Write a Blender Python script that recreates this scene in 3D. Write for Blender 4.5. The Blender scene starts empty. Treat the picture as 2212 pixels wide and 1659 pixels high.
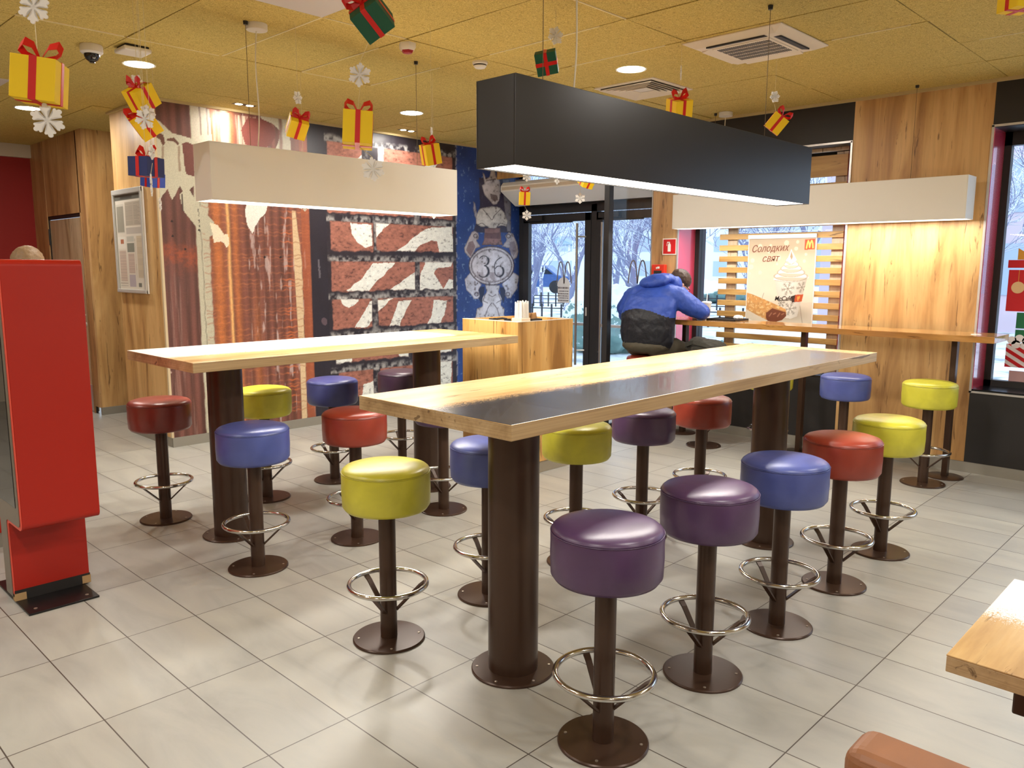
import bpy, bmesh, math, random
import numpy as np
from mathutils import Vector, Matrix, Euler
PI = math.pi
random.seed(7)
SC = bpy.context.scene
C = bpy.context.collection

# ------------------------------------------------------------------ camera
CAM_H = 1.575
FPX = 1720.0                                   # focal length for a 2212 px wide frame
YAW, PITCH, ROLL = 0.7695, 0.1459, -0.0037
def _axes():
    f = Vector((math.cos(YAW) * math.cos(PITCH), math.sin(YAW) * math.cos(PITCH), -math.sin(PITCH)))
    r = f.cross(Vector((0, 0, 1))).normalized()
    d = f.cross(r)
    return (r * math.cos(ROLL) + d * math.sin(ROLL), -r * math.sin(ROLL) + d * math.cos(ROLL), f)
AR, AD, AF = _axes()
cam_data = bpy.data.cameras.new('camera')
cam = bpy.data.objects.new('camera', cam_data)
C.objects.link(cam)
m = Matrix((AR, -AD, -AF)).transposed().to_4x4()
m.translation = (0, 0, CAM_H)
cam.matrix_world = m
cam_data.sensor_width = 36.0
cam_data.lens = FPX * 36.0 / 2212.0
cam_data.clip_start = 0.05
cam_data.clip_end = 200
SC.camera = cam

# ------------------------------------------------------------------ world, exposure
world = bpy.data.worlds.new('overcast_sky')
SC.world = world
world.use_nodes = True
wn = world.node_tree.nodes
bg = wn['Background']
wtc = wn.new('ShaderNodeTexCoord'); wsep = wn.new('ShaderNodeSeparateXYZ'); wr = wn.new('ShaderNodeValToRGB')
wr.color_ramp.elements[0].position = 0.0; wr.color_ramp.elements[0].color = (0.19, 0.27, 0.38, 1)
wr.color_ramp.elements[1].position = 0.30; wr.color_ramp.elements[1].color = (0.70, 0.84, 1.0, 1)
world.node_tree.links.new(wtc.outputs['Generated'], wsep.inputs[0])
world.node_tree.links.new(wsep.outputs[2], wr.inputs[0])
world.node_tree.links.new(wr.outputs[0], bg.inputs[0])
bg.inputs[1].default_value = 2.6
SC.view_settings.view_transform = 'Standard'
SC.view_settings.look = 'None'
SC.view_settings.exposure = 0.0
SC.view_settings.gamma = 1.0
SC.view_settings.use_curve_mapping = False
try:
    SC.cycles.use_denoising = True
    SC.cycles.max_bounces = 8
    SC.cycles.transparent_max_bounces = 12
    SC.cycles.sample_clamp_indirect = 6.0
except Exception:
    pass

def area(name, loc, sx, sy, power, col=(1, .9, .76), rot=(0, 0, 0), shape='RECTANGLE', spread=PI, parent=None):
    l = bpy.data.lights.new(name, 'AREA')
    l.shape = shape; l.size = sx
    if shape in ('RECTANGLE', 'ELLIPSE'): l.size_y = sy
    l.energy = power; l.color = col; l.spread = spread
    o = bpy.data.objects.new(name, l); C.objects.link(o)
    o.location = loc; o.rotation_euler = rot
    if parent: o.parent = parent
    return o

# ceiling luminaires of the part of the hall behind and beside the camera (out of the frame)
WARM = (1.0, 0.955, 0.90)
for i, (x, y) in enumerate([(-.1, 5.84), (-.1, 3.45), (2.3, .4), (4.7, .4), (-.1, 1.05), (2.3, -1.35), (4.7, -1.35), (-.1, -1.35), (-2.5, 1.05), (-2.5, 3.45), (-2.5, 5.84)]):
    area('hall_downlight', (x, y, 2.93), .22, .22, 24, WARM, shape='DISK')

# ------------------------------------------------------------------ colour, materials
def lin(c):
    c = c / 255.0
    return c / 12.92 if c <= .04045 else ((c + .055) / 1.055) ** 2.4
def rgb(r, g, b): return (lin(r), lin(g), lin(b), 1.0)
MATS = {}
def mat(name, col, rough=.5, metal=0.0, spec=.5, coat=0.0, emit=None, estr=0.0, trans=0.0, ior=1.45, alpha=1.0, bump=None):
    if name in MATS: return MATS[name]
    m = bpy.data.materials.new(name); m.use_nodes = True
    b = m.node_tree.nodes['Principled BSDF']
    b.inputs['Base Color'].default_value = col if len(col) == 4 else (*col, 1)
    b.inputs['Roughness'].default_value = rough
    b.inputs['Metallic'].default_value = metal
    b.inputs['Specular IOR Level'].default_value = spec
    b.inputs['Coat Weight'].default_value = coat
    b.inputs['IOR'].default_value = ior
    b.inputs['Transmission Weight'].default_value = trans
    b.inputs['Alpha'].default_value = alpha
    if emit:
        b.inputs['Emission Color'].default_value = emit if len(emit) == 4 else (*emit, 1)
        b.inputs['Emission Strength'].default_value = estr
    nt = m.node_tree
    # a faint procedural unevenness so that no surface is perfectly uniform
    tc = nt.nodes.new('ShaderNodeTexCoord'); nz = nt.nodes.new('ShaderNodeTexNoise')
    nz.inputs['Scale'].default_value = 9.0; nz.inputs['Detail'].default_value = 3.0
    nt.links.new(tc.outputs['Object'], nz.inputs['Vector'])
    mr = nt.nodes.new('ShaderNodeMapRange')
    mr.inputs['To Min'].default_value = max(0.0, rough - .015); mr.inputs['To Max'].default_value = min(1.0, rough + .015)
    nt.links.new(nz.outputs['Fac'], mr.inputs['Value']); nt.links.new(mr.outputs['Result'], b.inputs['Roughness'])
    if bump:
        n2 = nt.nodes.new('ShaderNodeTexNoise'); n2.inputs['Scale'].default_value = bump[0]; n2.inputs['Detail'].default_value = 4
        nt.links.new(tc.outputs['Object'], n2.inputs['Vector'])
        bp = nt.nodes.new('ShaderNodeBump'); bp.inputs['Strength'].default_value = bump[1]; bp.inputs['Distance'].default_value = bump[2]
        nt.links.new(n2.outputs['Fac'], bp.inputs['Height']); nt.links.new(bp.outputs['Normal'], b.inputs['Normal'])
    MATS[name] = m
    return m

class NT:
    """small wrapper to write node graphs briefly"""
    def __init__(s, name):
        s.m = bpy.data.materials.new(name); s.m.use_nodes = True; s.t = s.m.node_tree
        s.b = s.t.nodes['Principled BSDF']; MATS[name] = s.m
        s.tc = s.t.nodes.new('ShaderNodeTexCoord')
    def n(s, k, **kw):
        x = s.t.nodes.new(k)
        for a, v in kw.items(): setattr(x, a, v)
        return x
    def l(s, a, b): s.t.links.new(a, b)
    def map(s, scale=(1, 1, 1), loc=(0, 0, 0), rot=(0, 0, 0)):
        x = s.n('ShaderNodeMapping'); x.inputs['Scale'].default_value = scale; x.inputs['Location'].default_value = loc
        x.inputs['Rotation'].default_value = rot
        s.l(s.tc.outputs['Object'], x.inputs['Vector']); return x.outputs[0]
    def noise(s, vec, scale=5, detail=4, dist=0.0, rough=.5):
        x = s.n('ShaderNodeTexNoise'); x.inputs['Scale'].default_value = scale; x.inputs['Detail'].default_value = detail
        x.inputs['Distortion'].default_value = dist; x.inputs['Roughness'].default_value = rough
        s.l(vec, x.inputs['Vector']); return x.outputs['Fac']
    def ramp(s, fac, stops):
        x = s.n('ShaderNodeValToRGB'); e = x.color_ramp.elements
        while len(e) < len(stops): e.new(.5)
        for k, (p, c) in enumerate(stops):
            e[k].position = p; e[k].color = c if len(c) == 4 else (*c, 1)
        s.l(fac, x.inputs[0]); return x.outputs[0]
    def math(s, op, a, b=None, c=None):
        x = s.n('ShaderNodeMath', operation=op)
        for i, v in enumerate((a, b, c)):
            if v is None: continue
            if isinstance(v, (int, float)): x.inputs[i].default_value = v
            else: s.l(v, x.inputs[i])
        return x.outputs[0]
    def mix(s, fac, a, b, blend='MIX'):
        x = s.n('ShaderNodeMix', data_type='RGBA', blend_type=blend)
        for sock, v in ((x.inputs[0], fac), (x.inputs[6], a), (x.inputs[7], b)):
            if isinstance(v, (int, float)): sock.default_value = v
            elif isinstance(v, tuple): sock.default_value = v
            else: s.l(v, sock)
        return x.outputs[2]
    def xyz(s, vec=None):
        x = s.n('ShaderNodeSeparateXYZ'); s.l(vec or s.tc.outputs['Object'], x.inputs[0]); return x.outputs
    def bump(s, h, strength, dist):
        x = s.n('ShaderNodeBump'); x.inputs['Strength'].default_value = strength; x.inputs['Distance'].default_value = dist
        s.l(h, x.inputs['Height']); s.l(x.outputs[0], s.b.inputs['Normal'])
BK = (0, 0, 0, 1); WH = (1, 1, 1, 1)

def wood_color(g, axis, light, mid, dark, seed=0.0, knots=True, stretch=.07):
    """oak decor: long cloudy bands, fine grain and short dark cracks along one axis"""
    def sc(a, b):
        v = [a, a, a]; v[axis] = b; return tuple(v)
    off = (seed, seed * 1.7, seed * .6)
    bands = g.noise(g.map(sc(3.2, 3.2 * stretch * 2), off), 1.6, 5, .9, .55)
    grain = g.noise(g.map(sc(60, 60 * .03), off), 1.0, 3, .3)
    c = g.ramp(bands, [(.32, dark), (.46, mid), (.62, light)])
    gr = g.ramp(grain, [(.30, (.80, .78, .74, 1)), (.62, WH)])
    c = g.mix(.55, c, gr, 'MULTIPLY')
    if knots:
        cr = g.noise(g.map(sc(22, 22 * .09), off), 1.0, 5, 1.6, .6)
        k = g.ramp(cr, [(.615, BK), (.67, WH)])
        c = g.mix(g.math('MULTIPLY', k, .75), c, (dark[0] * .33, dark[1] * .28, dark[2] * .25, 1))
    return c, grain
def wood(name, axis, light, mid, dark, rough=.42, seed=0.0, knots=True):
    if name in MATS: return MATS[name]
    g = NT(name)
    c, gr = wood_color(g, axis, light, mid, dark, seed, knots)
    g.l(c, g.b.inputs['Base Color']); g.b.inputs['Roughness'].default_value = rough
    g.bump(gr, .05, .002)
    return g.m
OAK = (rgb(218, 178, 120), rgb(197, 153, 96), rgb(160, 117, 70))
OAKD = (rgb(200, 158, 108), rgb(180, 136, 88), rgb(144, 104, 66))
def M_oak_v(seed=0): return wood('oak_panel_vertical_%d' % seed, 2, *OAK, seed=seed * 3.7)
def M_oak_dark(seed=0): return wood('oak_panel_tan_%d' % seed, 2, *OAKD, seed=seed * 2.9 + 1)

# ------------------------------------------------------------------ mesh helpers
class MB:
    def __init__(s): s.v = []; s.f = []; s.mi = []; s.sm = []
    def add(s, vs, fs, mi=0, sm=False):
        o = len(s.v); s.v += [tuple(v) for v in vs]
        for f in fs: s.f.append([o + i for i in f]); s.mi.append(mi); s.sm.append(sm)
        return s
    def box(s, x0, x1, y0, y1, z0, z1, mi=0):
        v = [(x, y, z) for z in (z0, z1) for y in (y0, y1) for x in (x0, x1)]
        return s.add(v, [(0, 2, 3, 1), (4, 5, 7, 6), (0, 1, 5, 4), (2, 6, 7, 3), (0, 4, 6, 2), (1, 3, 7, 5)], mi)
    def prism(s, pts, vec, mi=0, sm=False):
        n = len(pts); a = [Vector(p) for p in pts]; vec = Vector(vec); b = [p + vec for p in a]
        nrm = Vector((0, 0, 0))
        for i in range(n): nrm += a[i].cross(a[(i + 1) % n])
        if nrm.dot(vec) > 0: a, b = b, a
        s.add(a + b, [tuple(range(n)), tuple(range(2 * n - 1, n - 1, -1))], mi)
        o = len(s.v) - 2 * n
        for i in range(n):
            j = (i + 1) % n
            s.f.append([o + j, o + i, o + n + i, o + n + j]); s.mi.append(mi); s.sm.append(sm)
        return s
    def lathe(s, prof, n=32, c=(0, 0, 0), mi=0, M=None):
        vs = []; fs = []
        for r, z in prof:
            for k in range(n):
                a = 2 * PI * k / n; p = Vector((r * math.cos(a), r * math.sin(a), z))
                if M: p = M @ p
                vs.append(p + Vector(c))
        for i in range(len(prof) - 1):
            for k in range(n):
                k2 = (k + 1) % n; fs.append((i * n + k, i * n + k2, (i + 1) * n + k2, (i + 1) * n + k))
        if prof[0][0] > 1e-6: fs.append(tuple(range(n - 1, -1, -1)))
        if prof[-1][0] > 1e-6: fs.append(tuple((len(prof) - 1) * n + k for k in range(n)))
        return s.add(vs, fs, mi, True)
    def cyl(s, c, r, z0, z1, n=24, mi=0): return s.lathe([(r, z0), (r, z1)], n, c, mi)
    def tube(s, pts, r, n=8, mi=0, closed=False):
        pts = [Vector(p) for p in pts]; N = len(pts)
        rs = r if isinstance(r, (list, tuple)) else [r] * N
        vs = []; up = None
        for i, p in enumerate(pts):
            if closed: t = (pts[(i + 1) % N] - pts[i - 1])
            else: t = pts[min(i + 1, N - 1)] - pts[max(i - 1, 0)]
            t.normalize()
            if up is None:
                up = Vector((0, 0, 1)) if abs(t.z) < .9 else Vector((1, 0, 0))
            a = t.cross(up).normalized(); b = a.cross(t).normalized(); up = b
            for k in range(n):
                q = 2 * PI * k / n; vs.append(p + (a * math.cos(q) + b * math.sin(q)) * rs[i])
        fs = []
        for i in range(N if closed else N - 1):
            i2 = (i + 1) % N
            for k in range(n):
                k2 = (k + 1) % n; fs.append((i * n + k, i * n + k2, i2 * n + k2, i2 * n + k))
        if not closed: fs += [tuple(range(n - 1, -1, -1)), tuple((N - 1) * n + k for k in range(n))]
        return s.add(vs, fs, mi, True)
    def strip(s, pts, side, w, th=.0015, mi=0):
        """a flat ribbon of real thickness along pts; side: width direction(s)"""
        pts = [Vector(p) for p in pts]; N = len(pts); vs = []
        for i, p in enumerate(pts):
            sd = Vector(side[i] if isinstance(side, list) else side).normalized()
            t = (pts[min(i + 1, N - 1)] - pts[max(i - 1, 0)]).normalized(); nn = t.cross(sd).normalized()
            ww = (w[i] if isinstance(w, list) else w) / 2
            for a, b in ((-1, -1), (1, -1), (1, 1), (-1, 1)): vs.append(p + sd * a * ww + nn * b * th / 2)
        fs = [(3, 2, 1, 0), tuple(4 * (N - 1) + k for k in range(4))]
        for i in range(N - 1):
            for k in range(4):
                k2 = (k + 1) % 4; fs.append((4 * i + k, 4 * i + k2, 4 * i + 4 + k2, 4 * i + 4 + k))
        return s.add(vs, fs, mi, False)
    def xform(s, M): s.v = [tuple(M @ Vector(v)) for v in s.v]; return s

def obj(name, mb, mats, parent=None, loc=(0, 0, 0), rot=(0, 0, 0), bevel=0, seg=2, angle=40):
    me = bpy.data.meshes.new(name)
    me.from_pydata(mb.v, [], mb.f)
    if not isinstance(mats, (list, tuple)): mats = [mats]
    for m_ in mats: me.materials.append(m_)
    me.polygons.foreach_set('material_index', mb.mi)
    if any(mb.sm):
        me.polygons.foreach_set('use_smooth', [True] * len(mb.f))
    me.update()
    bm = bmesh.new(); bm.from_mesh(me); bmesh.ops.recalc_face_normals(bm, faces=bm.faces)
    if any(mb.sm):
        for e in bm.edges:
            if len(e.link_faces) == 2 and e.calc_face_angle(0) > math.radians(angle): e.smooth = False
    bm.to_mesh(me); bm.free()
    o = bpy.data.objects.new(name, me); C.objects.link(o)
    o.location = loc; o.rotation_euler = rot
    if parent: o.parent = parent
    if bevel:
        b = o.modifiers.new('bevel', 'BEVEL'); b.width = bevel; b.segments = seg; b.limit_method = 'ANGLE'; b.angle_limit = math.radians(50)
        b.harden_normals = False
    return o
def tag(o, label, cat, group=None, kind=None):
    o['label'] = label; o['category'] = cat
    if group: o['group'] = group
    if kind: o['kind'] = kind
    return o
def thing(name, label, cat, loc=(0, 0, 0), rot=(0, 0, 0), group=None):
    o = bpy.data.objects.new(name, None); C.objects.link(o)
    o.empty_display_size = .1
    o.location = loc; o.rotation_euler = rot
    return tag(o, label, cat, group)
def struct(name, mb, m_, parent=None, label=None, **kw):
    o = obj(name, mb, m_, parent, **kw)
    o['kind'] = 'structure'
    if label and not parent: o['label'] = label
    return o
def sgroup(name, label, loc=(0, 0, 0)):
    o = bpy.data.objects.new(name, None); C.objects.link(o); o.location = loc; o.empty_display_size = .1
    o['kind'] = 'structure'; o['label'] = label
    return o
def copy_tree(o, parent=None):
    c = o.copy(); C.objects.link(c)
    if parent: c.parent = parent
    for ch in list(o.children): copy_tree(ch, c)
    return c
def text_mesh(s, size, name='lettering', m_=None, parent=None, M=None, depth=.0006, shear=0.0, bold=0.0):
    cu = bpy.data.curves.new(name, 'FONT'); cu.body = s; cu.size = size; cu.extrude = depth; cu.shear = shear
    cu.offset = bold; cu.align_x = 'CENTER'; cu.align_y = 'CENTER'; cu.resolution_u = 3
    t = bpy.data.objects.new(name, cu); C.objects.link(t)
    dg = bpy.context.evaluated_depsgraph_get()
    me = bpy.data.meshes.new_from_object(t.evaluated_get(dg))
    bpy.data.objects.remove(t); bpy.data.curves.remove(cu)
    if M: me.transform(M)
    if m_: me.materials.clear(); me.materials.append(m_)
    o = bpy.data.objects.new(name, me); C.objects.link(o)
    if parent: o.parent = parent
    return o
# local frames: FX faces -x (seen from the room), its right runs to -y ; FY faces -y, its right runs to +x
def frame_x(x, y, z): return Matrix(((0, 0, -1, x), (-1, 0, 0, y), (0, 1, 0, z), (0, 0, 0, 1)))
def frame_y(x, y, z): return Matrix(((1, 0, 0, x), (0, 0, -1, y), (0, 1, 0, z), (0, 0, 0, 1)))
def ray(px, py): return AR * ((px - 1106) / FPX) + AD * ((py - 829.5) / FPX) + AF
def on_plane(px, py, axis, val):
    """the point of a real wall, floor or shelf plane that the photograph shows at a pixel"""
    v = ray(px, py); o = Vector((0, 0, CAM_H)); return o + v * ((val - o[axis]) / v[axis])
def at_depth(px, py, d): return Vector((0, 0, CAM_H)) + ray(px, py) * d
# ------------------------------------------------------------------ printed surfaces (mural, poster, notices): vertex paint on fine grids
def srgb(r, g, b): return np.array([lin(r), lin(g), lin(b)])
def vnoise(x, y, seed=0):
    rs = np.random.RandomState(seed); T = rs.rand(256, 256)
    xi = np.floor(x).astype(int); yi = np.floor(y).astype(int); fx = x - xi; fy = y - yi
    fx = fx * fx * (3 - 2 * fx); fy = fy * fy * (3 - 2 * fy)
    a = T[xi % 256, yi % 256]; b = T[(xi + 1) % 256, yi % 256]; c = T[xi % 256, (yi + 1) % 256]; d = T[(xi + 1) % 256, (yi + 1) % 256]
    return (a * (1 - fx) + b * fx) * (1 - fy) + (c * (1 - fx) + d * fx) * fy
def fbm(x, y, o=4, seed=0):
    s = 0; amp = .5; tot = 0
    for k in range(o): s = s + amp * vnoise(x * 2 ** k, y * 2 ** k, seed + k); tot += amp; amp *= .5
    return s / tot
class Paint:
    """a grid of w x h metres, painted by masks; u to the right, v up"""
    def __init__(s, w, h, step):
        s.w, s.h = w, h; s.nu = int(round(w / step)) + 1; s.nv = int(round(h / step)) + 1
        s.u, s.v = np.meshgrid(np.linspace(0, w, s.nu), np.linspace(0, h, s.nv))
        s.c = np.ones((s.nv, s.nu, 3))
    def fill(s, mask, col):
        if isinstance(col, tuple): col = srgb(*col)
        mk = np.clip(mask, 0, 1)[..., None]; s.c = s.c * (1 - mk) + col * mk
    def poly(s, pts, X=None, Y=None):
        """inside mask, edges softened by the grid step"""
        X = s.u if X is None else X; Y = s.v if Y is None else Y
        ins = np.zeros(X.shape, bool); n = len(pts)
        for i in range(n):
            x0, y0 = pts[i]; x1, y1 = pts[(i + 1) % n]
            if y0 == y1: continue
            cnd = (Y > min(y0, y1)) & (Y <= max(y0, y1))
            ins ^= cnd & (X < (Y - y0) * (x1 - x0) / (y1 - y0) + x0)
        return ins.astype(float)
    def line(s, pts, w, X=None, Y=None, soft=.5):
        X = s.u if X is None else X; Y = s.v if Y is None else Y
        d = np.full(X.shape, 1e9)
        for (x0, y0), (x1, y1) in zip(pts[:-1], pts[1:]):
            dx, dy = x1 - x0, y1 - y0; L = dx * dx + dy * dy + 1e-12
            t = np.clip(((X - x0) * dx + (Y - y0) * dy) / L, 0, 1)
            d = np.minimum(d, np.hypot(X - x0 - t * dx, Y - y0 - t * dy))
        return np.clip((w / 2 - d) / (w * soft) + .5, 0, 1)
    def build(s, name, m_, M, parent=None, thick=0.0):
        n = s.nu * s.nv
        co = np.stack([s.u.ravel(), s.v.ravel(), np.zeros(n)], 1)
        Mn = np.array(M); co = co @ Mn[:3, :3].T + Mn[:3, 3]
        iu, iv = np.meshgrid(np.arange(s.nu - 1), np.arange(s.nv - 1)); a = (iv * s.nu + iu).ravel()
        q = np.stack([a, a + 1, a + 1 + s.nu, a + s.nu], 1)
        me = bpy.data.meshes.new(name); me.vertices.add(n); me.vertices.foreach_set('co', co.astype(np.float32).ravel())
        me.loops.add(q.size); me.loops.foreach_set('vertex_index', q.astype(np.int32).ravel())
        me.polygons.add(len(q)); me.polygons.foreach_set('loop_start', np.arange(0, q.size, 4, dtype=np.int32))
        me.update(calc_edges=True)
        at = me.color_attributes.new('print', 'FLOAT_COLOR', 'POINT')
        at.data.foreach_set('color', np.concatenate([s.c.reshape(-1, 3), np.ones((n, 1))], 1).astype(np.float32).ravel())
        me.materials.append(m_)
        o = bpy.data.objects.new(name, me); C.objects.link(o)
        if parent: o.parent = parent
        return o
def print_mat(name, rough=.4, grain=0.0, gscale=120):
    g = NT(name); a = g.n('ShaderNodeAttribute', attribute_name='print'); c = a.outputs['Color']
    if grain:
        nz = g.noise(g.map((1, 1, 1)), gscale, 4, .6)
        c = g.mix(grain, c, g.ramp(nz, [(.35, (.45, .42, .42, 1)), (.62, (1.12, 1.12, 1.12, 1))]), 'MULTIPLY')
    g.l(c, g.b.inputs['Base Color']); g.b.inputs['Roughness'].default_value = rough
    return g.m

MX0, MX1, MY, CEIL = 2.83, 7.25, 6.87, 2.945
BBH = .085
def mural():
    P = Paint(MX1 - MX0, CEIL - BBH, .0065)
    wx = P.u + MX0; wz = P.v + BBH
    # photo coordinates of every point of the printed wall, in which the motifs were measured
    dx, dy, dz = wx, MY, wz - CAM_H
    dep = dx * AF.x + dy * AF.y + dz * AF.z
    px = 1106 + FPX * (dx * AR.x + dy * AR.y + dz * AR.z) / dep
    py = 829.5 + FPX * (dx * AD.x + dy * AD.y + dz * AD.z) / dep
    wob = (fbm(wx * 14, wz * 14, 4, 3) - .5)
    fine = fbm(wx * 60, wz * 60, 3, 9)
    def sm(a, b, x): return np.clip((x - a) / (b - a), 0, 1)
    # --- corrugated rusty sheet
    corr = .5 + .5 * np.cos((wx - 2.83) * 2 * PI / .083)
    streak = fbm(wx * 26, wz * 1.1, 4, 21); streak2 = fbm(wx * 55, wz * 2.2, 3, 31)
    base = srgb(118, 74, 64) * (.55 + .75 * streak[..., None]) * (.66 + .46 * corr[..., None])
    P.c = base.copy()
    P.fill(sm(.62, .75, streak2) * .35 * sm(1.9, 1.2, wz), (178, 140, 128))
    band = np.exp(-((wz - 1.66 + wob * .2) / .09) ** 2) * (wx < 3.15) * fine
    P.fill(band * .9, (176, 84, 44))
    # middle sheet: orange glow and thin horizontal tide lines
    mid = sm(3.24, 3.27, wx) * (wx < 4.27)
    orange = srgb(142, 84, 66) * (.6 + .7 * streak[..., None])
    ow = np.clip(.25 + .6 * np.exp(-((wx - 3.40) / .20) ** 2) + .5 * (wx > 4.0) + .5 * (fbm(wx * 5, wz * 2, 3, 88) - .45), 0, .9)
    P.fill(mid * ow, orange * (.72 + .4 * corr[..., None]))
    lowf = sm(2.3, 1.7, wz)
    glow = np.exp(-((wx - 3.33 - .03 * wob) / .05) ** 2) + .8 * np.exp(-((wx - 3.50 + .02 * wob) / .03) ** 2) + .5 * np.exp(-((wx - 3.68) / .04) ** 2) * sm(1.5, 1.0, wz)
    P.fill(mid * np.clip(glow, 0, 1) * .75 * (.5 + fine), (208, 122, 62))
    P.fill(mid * np.exp(-((wx - 3.435 + .012 * wob) / .014) ** 2), (244, 190, 120))
    tide = np.zeros_like(wx)
    for k in range(46):
        z0 = .18 + k * .046 + .02 * math.sin(k * 5.1); L = 3.26 + .18 * ((k * 7) % 5)
        wave = z0 + .005 * np.cos((wx - 2.83) * 2 * PI / .083 + k) + .01 * wob
        tide = np.maximum(tide, np.exp(-((wz - wave) / .006) ** 2) * (.35 + .65 * (fbm(wx * 8 + k, wz, 2, 50 + k) > .48)))
    P.fill(mid * tide * (.22 + .4 * ow) * (.45 + .55 * corr) * (wz < 2.1), (222, 136, 84))
    P.fill(mid * sm(.66, .74, fbm(wx * 34, wz * 5, 4, 71)) * .5 * (wx > 3.62), (226, 206, 200))
    P.fill(mid * np.exp(-((wx - 4.02) / .05) ** 2) * tide * .9, (214, 112, 60))
    # cream strips with cracks
    cream = (196, 192, 168)
    strip = sm(3.135, 3.145, wx + wob * .012) * sm(3.262, 3.250, wx + wob * .03)
    P.fill(strip, cream)
    P.fill(strip * np.exp(-((wx - 3.185 - .02 * wob) / .004) ** 2) * .7, (96, 80, 66))
    P.fill(strip * tide * .55 * (wx > 3.2), (170, 90, 60))
    edge = 4.085 + .03 * sm(1.7, .6, wz)
    s2 = sm(edge - .006, edge, wx) * sm(4.175, 4.165, wx + .02 * wob + .05 * sm(1.6, 2.1, wz)) * (wz < 2.1)
    P.fill(s2, (222, 196, 156)); P.fill(s2 * tide * .6, (170, 96, 60))
    P.fill((wx > 4.18) * (wx < 4.27) * (.55 + .3 * fine), (176, 96, 62))
    # --- graffiti (cream spray paint) plus painted lamp glare, measured in photo coordinates
    wobs = fbm(wx * 7, wz * 7, 3, 44) - .5; jx = px + wobs * 5 + wob * 3; jy = py + wobs * 5 + wob * 3
    up = P.poly([(300, 235), (345, 262), (372, 288), (418, 300), (468, 312), (462, 390), (430, 420), (420, 400), (400, 425), (390, 402), (372, 432), (362, 408), (350, 430), (338, 420), (300, 400)], jx, jy)
    P.fill(up * .96, cream)
    P.fill(P.poly([(333, 283), (352, 290), (357, 308), (352, 316), (345, 300), (330, 296)], jx, jy), (104, 66, 52))
    P.fill(P.poly([(360, 300), (376, 298), (388, 310), (385, 314), (374, 305), (360, 304)], jx, jy), (104, 66, 52))
    P.fill(P.poly([(394, 312), (405, 307), (419, 313), (421, 382), (402, 376), (398, 345)], jx, jy), (108, 62, 54))
    for q in (352, 387): P.fill(P.line([(q, 318), (q + 1, 368)], 5, jx, jy) * .8, (140, 110, 90))
    P.fill(P.poly([(412, 226), (452, 236), (458, 300), (452, 322), (416, 300)], jx, jy), (206, 196, 176))
    for q in (431, 446): P.fill(P.line([(q, 232), (q + 3, 290)], 3, jx, jy) * .8, (110, 74, 60))
    P.fill(P.poly([(388, 420), (400, 410), (412, 414), (436, 452), (462, 480), (470, 500), (452, 512), (430, 497), (408, 470), (394, 452)], jx, jy), cream)
    P.fill(P.line([(393, 420), (395, 455)], 3, px, py), (60, 44, 40)); P.fill(P.line([(428, 452), (432, 500)], 2.5, px, py) * (fine > .5), (50, 40, 36))
    P.fill(P.poly([(450, 236), (552, 254), (560, 330), (452, 330)], jx, jy) * sm(.35, .62, streak2) * .7, (216, 196, 172))
    P.fill(P.line([(483, 240), (487, 310)], 11, jx, jy, .8), (246, 226, 188))  # wall washer glare painted as a soft pale streak
    P.fill(P.poly([(536, 252), (570, 258), (592, 276), (596, 292), (584, 312), (560, 330), (530, 312), (520, 280)], jx, jy), (116, 60, 52))
    P.fill(P.poly([(560, 248), (624, 256), (630, 330), (590, 330), (600, 312), (606, 284), (590, 268), (566, 258)], jx, jy), (204, 200, 180))
    P.fill(P.line([(604, 256), (608, 322)], 7, jx, jy) * .8, (124, 72, 58)); P.fill(P.line([(636, 262), (641, 330)], 15, jx, jy) * .6, (130, 76, 58))
    P.fill(P.poly([(455, 482), (470, 486), (488, 512), (492, 530), (478, 522), (462, 524)], jx, jy), (250, 236, 208))
    P.fill(P.poly([(486, 506), (494, 508), (496, 528), (490, 536), (484, 524)], jx, jy), (252, 238, 206))
    P.fill(P.poly([(530, 425), (582, 434), (574, 458), (556, 482), (544, 504), (534, 486), (530, 458)], jx, jy), (252, 246, 236))  # glare spot of the slot light painted white
    for q in ((371, 478), (430, 497), (373, 510), (400, 538), (572, 556), (606, 556)): P.fill((np.hypot(px - q[0], py - q[1]) < 2.4) * 1.0, (34, 22, 20))
    P.fill(P.poly([(349, 812), (358, 804), (368, 800), (372, 806), (360, 812), (354, 824)], jx, jy) * .8, (196, 170, 160))
    # --- dark post
    dk = sm(4.262, 4.278, wx + wob * .01)
    P.fill(dk * .98, srgb(42, 39, 50) * (.7 + .5 * fbm(wx * 6, wz * 3, 3, 5))[..., None])
    P.fill((np.abs(wx - 4.36 - .02 * wob) < .010) * (np.abs(wz - 1.55) < .09) * .7, (120, 116, 124))
    P.fill((np.hypot(wx - 4.40, (wz - 1.03) * .8) < .03 + .03 * wob) * .6, (120, 98, 106))
    # --- bricks
    bx0, bx1 = 4.465, 6.135
    inb = (wx > bx0 - .01) * (wx < bx1 + .045)
    speck = fbm(wx * 26, wz * 26, 4, 15)
    P.fill(inb * 1.0, srgb(46, 40, 48) * (.7 + .7 * speck)[..., None])
    rows = [(2.785, 2.46, [(4.49, 4.90), (5.10, 6.12)]), (2.395, 2.10, [(4.47, 5.56), (5.66, 6.12)]), (2.02, 1.735, [(4.50, 5.02), (5.055, 6.12)]), (1.625, 1.325, [(4.50, 5.565), (5.63, 6.12)]),
            (1.245, .945, [(4.50, 4.985), (5.06, 6.12)]), (.86, .60, [(4.53, 5.46), (5.55, 6.10)]), (.50, .22, [(4.55, 4.98), (5.07, 6.10)])]
    rub = fbm(wx * 30, wz * 55, 4, 77)
    white = np.zeros_like(wx)
    W = lambda pts: P.poly(pts, jx, jy)
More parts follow.
